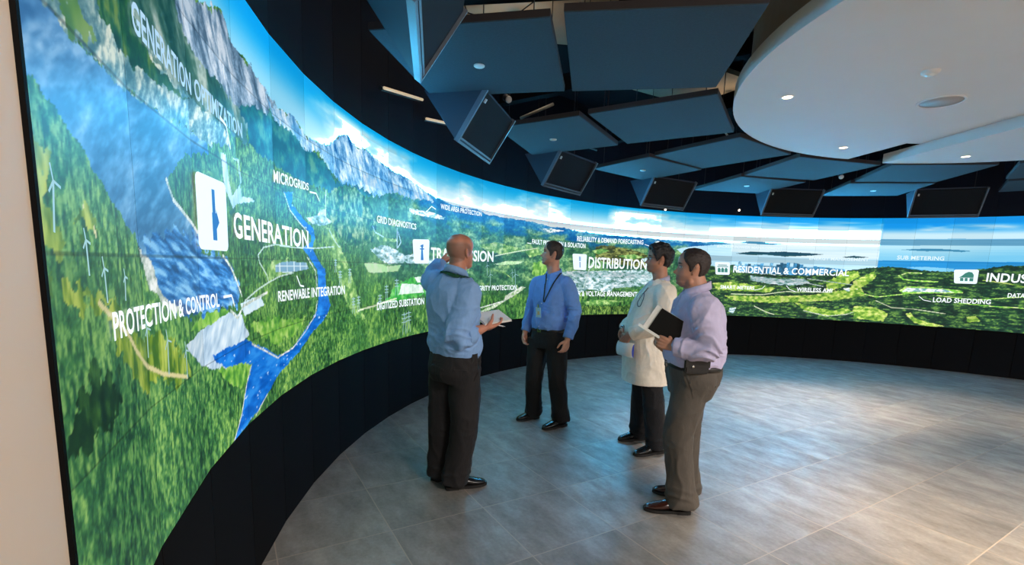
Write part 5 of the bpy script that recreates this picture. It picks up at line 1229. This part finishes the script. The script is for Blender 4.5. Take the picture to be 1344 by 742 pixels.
def eyeglasses(M, sc, parent, m, folded=False, name='eyeglasses'):
    bm = bmesh.new()
    for s in (-1, 1):
        pts = [M @ V(s * (.031 + .023 * math.cos(t) * (1 + .12 * math.cos(2 * t))) * sc[0], .094 * sc[1] - .005 * abs(math.cos(t)), -.002 + .0165 * math.sin(t)) for t in [2 * PI * k / 22 for k in range(23)]]
        add_tube(bm, pts, .0016, 6, caps=False)
        tp = [(.056, .088, .006), (.074, .080, .007), (.080, .03, .004), (.080, -.012, -.002), (.078, -.030, -.022)]
        if folded: tp = [(.056, .088, .006), (.060, .080, .005), (.02, .074, -.02), (-.03, .072, -.03)]
        add_tube(bm, [M @ V(s * x * sc[0], y * sc[1], z) for x, y, z in tp], .0015, 6)
    add_tube(bm, [M @ V(x * sc[0], (.096 + .003 * (1 - abs(x) / .009)) * sc[1], .004) for x in (-.009, 0, .009)], .0015, 6)
    o = bm_obj(name, bm, m, parent, True)
    return o

M_SHIRT_A = cloth('blue_chambray_shirt', (128, 166, 216)); M_SHIRT_B = cloth('mid_blue_shirt', (104, 148, 216)); M_SHIRT_D = cloth('lilac_striped_shirt', (186, 180, 212)); M_COAT = cloth('white_lab_coat', (234, 224, 210)); M_COLLAR_C = cloth('pale_lilac_shirt', (176, 172, 200))
M_PANTS_A = cloth('charcoal_trousers', (20, 17, 20), sheen=.02); M_PANTS_B = cloth('black_trousers', (9, 9, 12), sheen=.02); M_PANTS_C = cloth('navy_trousers', (10, 10, 18), sheen=.02); M_PANTS_D = cloth('grey_brown_trousers', (78, 72, 66), sheen=.03)
M_HAIR_B = mat('dark_brown_hair', (40, 32, 30), .5, noise=(90, .5), bump=(240, .8)); M_HAIR_C = mat('black_curly_hair', (22, 20, 24), .5, noise=(60, .5), bump=(160, 1.0)); M_HAIR_D = mat('brown_black_hair', (36, 26, 24), .5, noise=(90, .5), bump=(240, .8))
M_GREENSTRAP = mat('dark_green_lanyard', (10, 70, 40), .7, bump=(400, .3)); M_BLACKSTRAP = mat('black_lanyard', (18, 18, 22), .7, bump=(400, .3)); M_BADGE = mat('badge_card', (170, 206, 214), .35, noise=(30, .1)); M_BADGEPIC = mat('badge_photo', (196, 172, 120), .4, noise=(60, .3)); M_RIM = mat('dark_spectacle_rim', (30, 26, 26), .3)
M_BLACKBOOK = mat('black_folder_cover', (6, 7, 9), .5, spec=.2, bump=(90, .1)); M_BLUEINK = mat('blue_paper_side', (28, 62, 178), .6); M_POUCH = mat('black_leather_pouch', (20, 20, 22), .42)

# --- the bald man pointing at the screen
A = dict(at=(-.357, 3.244), scale=1.0, head=(-.010, .012, 1.676), gaze=(48, 4, 0), neck=(-.030, -.016, 1.530), pelvis=(-.032, 0, .92), neck_r=.060,
 armR=((.058, -.122, 1.405), (.006, -.200, 1.118), (.168, -.070, 1.175)), armL=((-.180, .11, 1.46), (-.255, .334, 1.475), (-.228, .545, 1.590)),
 handR=((.80, .58, .12), (-.30, .25, .92), dict(curl=(.30, .35, .4, .45), thumb=(.75, .75))), handL=((.25, .75, .62), (.75, .05, -.55), dict(curl=(.08, 1.05, 1.15, 1.2), thumb=(.6, .5))),
 legR=((.042, -.056, .90), (.048, -.050, .478), (-.020, -.010, .05)), legL=((-.108, .058, .89), (-.128, .086, .463), (-.140, .115, .05)),
 trunk=[(-.030, 0, .945, .172, .120, .125, 45), (-.031, 0, .985, .194, .140, .142, 45), (-.038, 0, 1.05, .206, .156, .152, 45), (-.045, 0, 1.16, .192, .143, .140, 45), (-.055, 0, 1.28, .202, .145, .146, 45), (-.062, -.004, 1.40, .202, .125, .138, 45), (-.062, -.010, 1.468, .160, .095, .108, 45), (-.046, -.015, 1.520, .084, .070, .078, 45), (-.030, -.018, 1.542, .060, .060, .060, 45)],
 sleeveR=((.055, -.118, 1.42), (.040, -.160, 1.29), (.004, -.198, 1.125), (.078, -.145, 1.140)), sleeveL=((-.172, .10, 1.455), (-.218, .22, 1.46), (-.255, .330, 1.475), (-.232, .490, 1.566)), sleeve_r=(.086, .080, .074, .064),
 cuffR=((.050, -.166, 1.135), (.094, -.132, 1.146), .069), cuffL=((-.2365, .462, 1.549), (-.230, .520, 1.578), .050), folds=[((.012, -.196, 1.14), .13, .020), ((-.05, .02, 1.04), .2, .012), ((.05, -.12, 1.3), .12, .012)], fold=.008, seed=3,
 top=('shirt', M_SHIRT_A), collar=((-.032, -.018, 1.526), 45, dict(r=.070, h=.040)), pants=[(-.030, 0, 1.012, .180, .130, .132, 45), (-.030, 0, .95, .192, .140, .155, 45), (-.032, 0, .87, .190, .135, .168, 45), (-.034, .004, .80, .165, .12, .14, 45)], pants_r=(.108, .106, .096, .090, .088), pants_m=M_PANTS_A, belt=(-.030, 0, .994, .184, .132, .136, 45),
 footdirR=(.93, .37, 0), footdirL=(.65, .76, 0), shoeR=((-.078, -.028), (.204, .068)), shoeL=((-.180, .085), (-.030, .315)), shoe_m=M_SHOEBLACK,
 skin=dict(base=(192, 130, 106), beard=.0, scalp=(112, 84, 74)), label='bald man in a blue shirt, seen from behind, pointing at the screen')
pa, MA, sA, shirtA, trA = make_person(A)
bm = bmesh.new(); snap_ribbon(bm, [(-.02, .115, 1.38), (-.095, .085, 1.49), (-.135, .040, 1.535), (-.118, -.04, 1.545), (-.065, -.098, 1.525), (.005, -.105, 1.495), (.060, -.062, 1.46), (.085, -.01, 1.39), (.09, .04, 1.31)], shirtA, .026, .012); bm_obj('lanyard', bm, M_GREENSTRAP, pa)
bm = bmesh.new(); add_box(bm, (.104, -.122, .962), (.030, .062, .105), Matrix.Rotation(math.radians(-42), 3, 'Z')); bmesh.ops.bevel(bm, geom=bm.edges[:], offset=.006, segments=2, affect='EDGES'); bm_obj('phone_pouch', bm, M_POUCH, pa)

# --- the man with the badge, looking left
B = dict(at=(.342, 4.66), scale=1.0, head=(.022, .098, 1.733), gaze=(180, 7, 0), neck=(.046, .100, 1.545), pelvis=(.02, .10, .92),
 armR=((-.095, .225, 1.44), (-.150, .262, 1.155), (-.212, .206, .925)), armL=((.176, -.036, 1.445), (.250, -.088, 1.150), (.186, -.146, .915)),
 handR=((.02, -.32, -.95), (.7, -.7, -.1), dict(curl=(.45, .5, .55, .6), thumb=(.35, .35))), handL=((-.22, -.16, -.96), (-.55, .75, .1), dict(curl=(.4, .5, .55, .6), thumb=(.4, .35))),
 legR=((-.072, .165, .88), (-.098, .165, .45), (-.085, .262, .05)), legL=((.098, .033, .88), (.130, .015, .463), (.188, .036, .05)),
 trunk=[(.022, .099, .945, .162, .112, .118, 224), (.022, .099, .99, .176, .130, .128, 224), (.026, .098, 1.05, .190, .148, .140, 224), (.034, .097, 1.16, .186, .138, .134, 224), (.042, .097, 1.31, .198, .140, .140, 224), (.045, .097, 1.42, .196, .120, .130, 224), (.046, .097, 1.485, .160, .094, .102, 224), (.047, .098, 1.530, .088, .070, .076, 224), (.047, .099, 1.556, .062, .058, .060, 224)],
 sleeveR=((-.088, .216, 1.435), (-.122, .242, 1.30), (-.150, .262, 1.158), (-.194, .222, .985)), sleeveL=((.168, -.030, 1.44), (.216, -.064, 1.30), (.250, -.088, 1.153), (.203, -.131, .980)), sleeve_r=(.076, .070, .062, .051),
 cuffR=((-.188, .228, 1.005), (-.207, .211, .945), .046), cuffL=((.208, -.126, .995), (.192, -.141, .935), .048), folds=[((-.15, .262, 1.15), .12, .020), ((.25, -.09, 1.15), .12, .022), ((.02, .05, 1.05), .2, .012)], fold=.007, seed=13,
 top=('shirt', M_SHIRT_B), collar=((.045, .098, 1.532), 222, dict(r=.070, h=.040)), pants=[(.022, .099, 1.0, .170, .122, .125, 224), (.020, .099, .94, .182, .130, .142, 224), (.018, .10, .86, .180, .128, .152, 224), (.016, .10, .80, .160, .115, .13, 224)], pants_r=(.102, .100, .088, .084, .080), pants_m=M_PANTS_B, belt=(.022, .099, .986, .175, .126, .130, 224),
 footdirR=(-.83, -.56, 0), footdirL=(-.79, -.61, 0), shoeR=((-.036, .292), (-.258, .143)), shoeL=((.236, .072), (-.004, -.112)), shoe_m=M_SHOEBLACK,
 skin=dict(base=(196, 142, 118), beard=.35), label='man in a bright blue shirt and black trousers wearing a badge on a black lanyard')
pb, MB_, sB, shirtB, trB = make_person(B)
HL_SHORT = ([0, 30, 42, 52, 64, 74, 80, 98, 104, 112, 122, 180], [.078, .080, .062, .030, .016, -.030, -.034, .018, .022, -.030, -.062, -.074])
make_hair(MB_, sB, pb, M_HAIR_B, .013, HL_SHORT, (70, .003), 5)
bm = bmesh.new(); snap_ribbon(bm, [(.085, .16, 1.56), (.012, .155, 1.55), (-.035, .05, 1.525), (-.062, -.02, 1.43), (-.072, -.055, 1.27)], shirtB, .014, .008); snap_ribbon(bm, [(.085, .16, 1.56), (.115, .085, 1.545), (.085, -.01, 1.515), (.020, -.06, 1.42), (-.066, -.055, 1.27)], shirtB, .014, .008)
lan = bm_obj('lanyard', bm, M_BLACKSTRAP, pb)
bm = bmesh.new(); rb = Matrix.Rotation(math.radians(224), 3, 'Z') @ Matrix.Rotation(math.radians(6), 3, 'Y'); cb = V(-.096, -.058, 1.165)
add_box(bm, cb, (.004, .062, .095), rb); bmesh.ops.bevel(bm, geom=bm.edges[:], offset=.0015, segments=1, affect='EDGES'); bd = bm_obj('badge', bm, M_BADGE, pb)
bm = bmesh.new(); add_box(bm, cb + rb @ V(.003, .004, -.006), (.002, .028, .036), rb); bm_obj('badge_photo', bm, M_BADGEPIC, bd)
bm = bmesh.new(); add_box(bm, cb + rb @ V(.001, 0, .062), (.004, .016, .034), rb); bm_obj('badge_clip', bm, M_STEEL, bd)

def placket(owner, pts, m, n_btn, w=.030):
    bm = bmesh.new(); P, Nn = snap_ribbon(bm, pts, owner, w, .0015, .0025); bm_obj('front_placket', bm, m, owner)
    for k in range(n_btn):
        i = int((k + .5) / n_btn * (len(P) - 1)); bm = bmesh.new(); add_tube(bm, [P[i] + Nn[i] * .002, P[i] + Nn[i] * .0055], .0055, 12); bm_obj('button', bm, M_TRIM, owner, True)
placket(shirtB, [(-.005, .045, 1.515), (-.035, .005, 1.44), (-.06, -.01, 1.32), (-.075, -.01, 1.18), (-.085, -.01, 1.06), (-.075, 0, 1.0)], M_SHIRT_B, 5)
def welt(owner, pts, m, name='pocket_welt', w=.012):
    bm = bmesh.new(); snap_ribbon(bm, pts, owner, w, .0015, .003); bm_obj(name, bm, m, owner)
welt(trA, [(-.02, -.20, .905), (.03, -.21, .90), (.08, -.18, .895)], M_PANTS_A); welt(trA, [(-.17, -.06, .905), (-.12, -.12, .903), (-.08, -.16, .90)], M_PANTS_A)
welt(trA, [(.12, -.06, .95), (.11, -.09, .88), (.09, -.12, .82)], M_PANTS_A, 'side_pocket')

# --- the man in the white coat
Cc = dict(at=(1.19, 3.984), scale=.99, head=(.030, .135, 1.700), gaze=(172, 2, 0), neck=(.058, .128, 1.530), pelvis=(.0, .15, .88),
 armR=((.053, .300, 1.43), (-.028, .372, 1.175), (-.205, .215, 1.085)), armL=((.055, -.062, 1.425), (.030, -.118, 1.175), (-.205, .000, 1.062)),
 handR=((-.42, -.45, -.78), (.75, -.62, -.05), dict(curl=(.5, .55, .6, .65), thumb=(.4, .4))), handL=((-.42, .34, -.84), (.55, .80, .05), dict(curl=(.45, .5, .55, .6), thumb=(.5, .5))),
 legR=((.01, .235, .84), (.02, .300, .447), (.062, .400, .05)), legL=((-.0, .060, .84), (.060, .050, .470), (.128, .072, .05)),
 trunk=[(.004, .150, .635, .232, .200, .196, 180), (.0, .150, .75, .228, .196, .192, 180), (-.006, .150, .90, .220, .196, .186, 180), (-.008, .148, 1.04, .210, .198, .178, 180), (.002, .145, 1.18, .205, .188, .165, 180), (.02, .140, 1.33, .208, .162, .158, 180), (.038, .132, 1.42, .200, .124, .135, 180), (.048, .129, 1.472, .155, .094, .106, 180), (.055, .127, 1.512, .084, .070, .076, 180), (.057, .127, 1.530, .064, .060, .062, 180)],
 sleeveR=((.053, .290, 1.42), (.02, .335, 1.30), (-.028, .372, 1.18), (-.165, .252, 1.108)), sleeveL=((.055, -.055, 1.42), (.045, -.092, 1.30), (.030, -.118, 1.18), (-.150, -.028, 1.090)), sleeve_r=(.088, .082, .074, .060),
 cuffR=((-.150, .264, 1.114), (-.196, .222, 1.090), .052), cuffL=((-.140, -.034, 1.096), (-.192, -.006, 1.068), .056), folds=[((.03, -.118, 1.175), .14, .020), ((-.1, .1, 1.15), .15, .012), ((0, .15, .75), .2, .006)], fold=.0055, seed=23,
 top=('lab_coat', M_COAT, M_COLLAR_C), collar=((.055, .128, 1.508), 180, dict(r=.068, h=.036)), pants=[(.004, .15, 1.0, .175, .135, .135, 180), (.004, .15, .93, .185, .14, .15, 180), (.006, .15, .86, .182, .13, .15, 180), (.008, .15, .80, .16, .115, .13, 180)], pants_r=(.100, .098, .088, .086, .082), pants_m=M_PANTS_C, belt=(.004, .15, .99, .178, .138, .138, 180),
 footdirR=(-.95, -.32, 0), footdirL=(-.9, -.42, 0), shoeR=((.112, .420), (-.148, .338)), shoeL=((.186, .102), (-.092, -.028)), shoe_m=M_SHOEBLACK,
 skin=dict(base=(178, 126, 102), beard=.3), label='man in a white lab coat and glasses with hands clasped low, holding folded paper')
pc, MC, sC, coatC, trC = make_person(Cc)
HL_CURLY = ([0, 30, 44, 56, 66, 74, 80, 100, 106, 114, 124, 180], [.070, .074, .060, .036, .018, -.020, -.024, .022, .024, -.020, -.056, -.068])
make_hair(MC, sC, pc, M_HAIR_C, .026, HL_CURLY, (46, .012), 9)
eyeglasses(MC, sC, pc, M_RIM)
# lapels and front edge of the coat, laid on its surface
bm = bmesh.new()
for sg in (-1, 1): snap_ribbon(bm, [(.075, .128 + sg * .075, 1.535), (.0, .128 + sg * .085, 1.50), (-.075, .135 + sg * .070, 1.42), (-.135, .14 + sg * .035, 1.33), (-.165, .142 + sg * .010, 1.27)], coatC, .052, .004, .003)
bm_obj('lapel', bm, M_COAT, coatC)
bm = bmesh.new(); snap_ribbon(bm, [(-.17, .140, 1.27), (-.20, .14, 1.10), (-.21, .14, .90), (-.205, .14, .66)], coatC, .030, .002, .002); bm_obj('front_placket', bm, M_COAT, coatC)
bm = bmesh.new()
snap_ribbon(bm, [(-.118, .030, 1.428), (-.145, .034, 1.405), (-.180, .040, 1.345), (-.192, .005, 1.312), (-.168, -.022, 1.325), (-.132, -.004, 1.392), (-.116, .024, 1.426)], coatC, .005, .006, .004); snap_ribbon(bm, [(-.118, .030, 1.428), (-.098, .03, 1.455), (-.080, .04, 1.475)], coatC, .006, .006, .004)
bm_obj('hanging_spectacles', bm, M_RIM, pc)
w0 = Vector((-.196, .222, 1.090)); wd = (Vector((-.205, .215, 1.085)) - Vector((-.150, .264, 1.114))).normalized()
bm = bmesh.new(); c0 = Vector((-.206, .2135, 1.0835)); add_tube(bm, [c0 - wd * .012, c0 + wd * .012], .0345, 22, caps=False); wt = bm_obj('wristwatch', bm, M_STEEL, pc, True); so = wt.modifiers.new('t', 'SOLIDIFY'); so.thickness = .004
bm = bmesh.new(); nn = V(-.6, -.75, .3).normalized(); add_tube(bm, [c0 + nn * .033, c0 + nn * .043], .018, 22); bm_obj('watch_case', bm, M_STEEL, wt, True)

# --- the man in the lilac shirt with the black folder
D = dict(at=(1.13, 3.076), scale=1.0, head=(.000, .004, 1.622), gaze=(166, 2, 0), neck=(.034, -.008, 1.495), pelvis=(.055, -.01, .92), neck_r=.066, fore=.043, jowl=[(0, .028, -.106, .044, .046, .022), (.024, .012, -.090, .029, .052, .030), (-.024, .012, -.090, .029, .052, .030)],
 armR=((.062, .170, 1.40), (.085, .225, 1.135), (-.095, .090, 1.085)), armL=((.012, -.210, 1.39), (.050, -.278, 1.140), (-.138, -.168, 1.136)),
 handR=((-.72, -.55, .15), (.1, -.45, .85), dict(curl=(.6, .65, .7, .7), thumb=(.5, .6))), handL=((-.74, .42, .26), (.42, .86, -.05), dict(curl=(.45, .55, .65, .7), thumb=(.55, .45))),
 legR=((.074, .078, .90), (.096, .110, .505), (.150, .140, .05)), legL=((.030, -.098, .92), (-.016, -.078, .530), (.046, -.074, .05)),
 trunk=[(.055, -.02, .965, .184, .148, .150, 177), (.055, -.02, 1.01, .198, .170, .162, 177), (.052, -.02, 1.08, .212, .184, .174, 177), (.050, -.018, 1.18, .212, .176, .175, 177), (.045, -.016, 1.30, .214, .152, .165, 177), (.040, -.015, 1.385, .208, .126, .146, 177), (.038, -.012, 1.432, .166, .100, .112, 177), (.036, -.010, 1.470, .090, .076, .082, 177), (.034, -.009, 1.495, .070, .064, .066, 177)],
 sleeveR=((.062, .160, 1.39), (.078, .200, 1.26), (.085, .225, 1.140), (-.060, .118, 1.094)), sleeveL=((.014, -.200, 1.385), (.034, -.248, 1.26), (.050, -.278, 1.145), (-.090, -.198, 1.136)), sleeve_r=(.090, .082, .074, .060),
 cuffR=((-.045, .128, 1.098), (-.090, .094, 1.087), .050), cuffL=((-.078, -.205, 1.137), (-.130, -.174, 1.136), .054), folds=[((.05, -.278, 1.14), .15, .022), ((.12, -.1, 1.05), .15, .014), ((.03, -.2, 1.33), .12, .010)], fold=.007, seed=33,
 top=('shirt', M_SHIRT_D), collar=((.034, -.010, 1.476), 172, dict(r=.077, h=.042)), pants=[(.056, -.02, 1.022, .190, .160, .158, 177), (.056, -.02, .95, .200, .160, .168, 177), (.056, -.018, .87, .192, .142, .148, 177), (.055, -.015, .80, .170, .125, .120, 177)], pants_r=(.106, .104, .094, .090, .090), pants_m=M_PANTS_D, belt=(.056, -.02, 1.004, .194, .164, .162, 177),
 footdirR=(-.93, .36, 0), footdirL=(-1, .06, 0), shoeR=((.206, .116), (-.062, .216)), shoeL=((.098, -.076), (-.200, -.060)), shoe_m=M_SHOEBROWN,
 skin=dict(base=(186, 134, 110), beard=.35), label='heavy-set man in a lilac shirt and grey trousers holding a black folder')
pd, MD, sD, shirtD, trD = make_person(D)
HL_REC = ([0, 20, 34, 46, 58, 70, 78, 84, 100, 106, 114, 124, 180], [.086, .092, .084, .060, .034, .008, -.030, -.034, .018, .022, -.030, -.064, -.076])
make_hair(MD, sD, pd, M_HAIR_D, .012, HL_REC, (70, .003), 12)
bm = bmesh.new(); add_box(bm, (-.004, -.232, 1.028), (.145, .034, .084)); bmesh.ops.bevel(bm, geom=bm.edges[:], offset=.008, segments=2, affect='EDGES'); pp = bm_obj('phone_pouch', bm, M_POUCH, pd)
bm = bmesh.new(); add_box(bm, (-.004, -.251, 1.048), (.147, .006, .044)); bm_obj('pouch_flap', bm, M_POUCH, pp)
bm = bmesh.new(); add_tube(bm, [(-.034, -.254, 1.032), (-.034, -.258, 1.032)], .009, 16); bm_obj('snap_button', bm, M_STEEL, pp, True)
for z in (1.40, 1.32, 1.24, 1.16): 
    pass

placket(shirtD, [(-.04, 0, 1.455), (-.09, .0, 1.38), (-.12, .0, 1.28), (-.135, -.01, 1.16), (-.14, -.01, 1.06)], M_SHIRT_D, 5)
welt(trD, [(-.05, -.20, .97), (-.02, -.22, .90), (.01, -.22, .82)], M_PANTS_D, 'side_pocket'); welt(trD, [(.12, -.19, .90), (.18, -.16, .90), (.21, -.10, .90)], M_PANTS_D)
# --- things the men hold
def slab_obj(name, o, a, b, n, m, parent=None):
    """box with one corner at o and edges a, b and thickness n"""
    bm = bmesh.new(); o, a, b, n = Vector(o), Vector(a), Vector(b), Vector(n)
    prism(bm, [o, o + a, o + a + b, o + b], n); return bm_obj(name, bm, m, parent)
r = empty('notepad', (A['at'][0] + .222, A['at'][1] + .020, 1.226), 0, 'open white notepad held in the right hand of the bald man', 'notepad')
u = V(.80, .58, .10).normalized(); v = V(-.52, .70, .30).normalized(); nn = u.cross(v).normalized()
slab_obj('page_block', -u * .10 - v * .060, u * .215, v * .17, nn * .010, M_PAPER, r); slab_obj('cover', -u * .103 - v * .063 - nn * .003, u * .221, v * .176, nn * .003, M_PAPEREDGE, r)
bm = bmesh.new()
for k in range(10): t = -.09 + .19 * k / 9; c = u * t + v * .110 + nn * .004; add_tube(bm, [c + v * .006 * math.cos(q) + nn * .009 * math.sin(q) for q in [2 * PI * j / 10 for j in range(11)]], .0012, 5)
bm_obj('spiral_binding', bm, M_STEEL, r)
pen = empty('pen', (A['at'][0] + .262, A['at'][1] - .012, 1.190), 0, 'slim pen sticking out of the right hand of the bald man', 'pen')
d = V(.93, .30, -.2).normalized(); bm = bmesh.new(); add_tube(bm, [-d * .05, d * .035], .0042, 10); bm_obj('barrel', bm, M_TRIM, pen, True); bm = bmesh.new(); add_tube(bm, [d * .035, d * .050], [.0042, .001], 10); bm_obj('tip', bm, M_STEEL, pen, True)

r = empty('folded_paper', (Cc['at'][0] - .235, Cc['at'][1] + .030, .935), 0, 'folded white paper with a blue inside, held low by the man in the white coat', 'paper')
bm = bmesh.new(); pr = []; a_ = V(.68, -.72, -.06).normalized()      # runs from the hand towards the camera side
for k in range(15):
    t = PI * k / 14; pr.append(V(0, 0, 0) + V(-.72, -.68, 0).normalized() * (.036 * math.sin(t) - .004) + V(0, 0, 1) * (.062 * math.cos(t)))
vs = [[bm.verts.new(p - a_ * .055) for p in pr], [bm.verts.new(p + a_ * .100) for p in pr]]
for k in range(14): bm.faces.new((vs[0][k], vs[0][k + 1], vs[1][k + 1], vs[1][k]))
o = bm_obj('outer_sheet', bm, M_PAPER, r, True); so = o.modifiers.new('t', 'SOLIDIFY'); so.thickness = .002
bm = bmesh.new(); q = [bm.verts.new(p * .95 + a_ * .0985) for p in pr]; bm.faces.new(q); o = bm_obj('blue_inside', bm, M_BLUEINK, r); so = o.modifiers.new('t', 'SOLIDIFY'); so.thickness = .002

r = empty('folder', (D['at'][0] - .19, D['at'][1] - .06, 1.235), 0, 'black folder with white pages held against the chest by the man in lilac', 'folder')
fa = V(.47, -.10, .86).normalized(); fb = V(.68, -.27, -.66).normalized(); fb = (fb - fa * fa.dot(fb)).normalized(); fn = fa.cross(fb).normalized()
if fn.y > 0: fn = -fn
o0 = V(-.084, -.024, -.004)
slab_obj('front_cover', o0 + fn * .012, fa * .155, fb * .205, fn * .004, M_BLACKBOOK, r); slab_obj('page_block', o0 - fb * .036 - fa * .004 - fn * .010, fa * .160, fb * .238, fn * .018, M_PAPER, r); slab_obj('back_cover', o0 - fb * .038 - fa * .006 - fn * .016, fa * .164, fb * .243, fn * .004, M_PAPEREDGE, r); slab_obj('page_edge', o0 - fb * .066 - fa * .014 - fn * .006, fa * .016, fb * .16, fn * .026, M_PAPER, r)
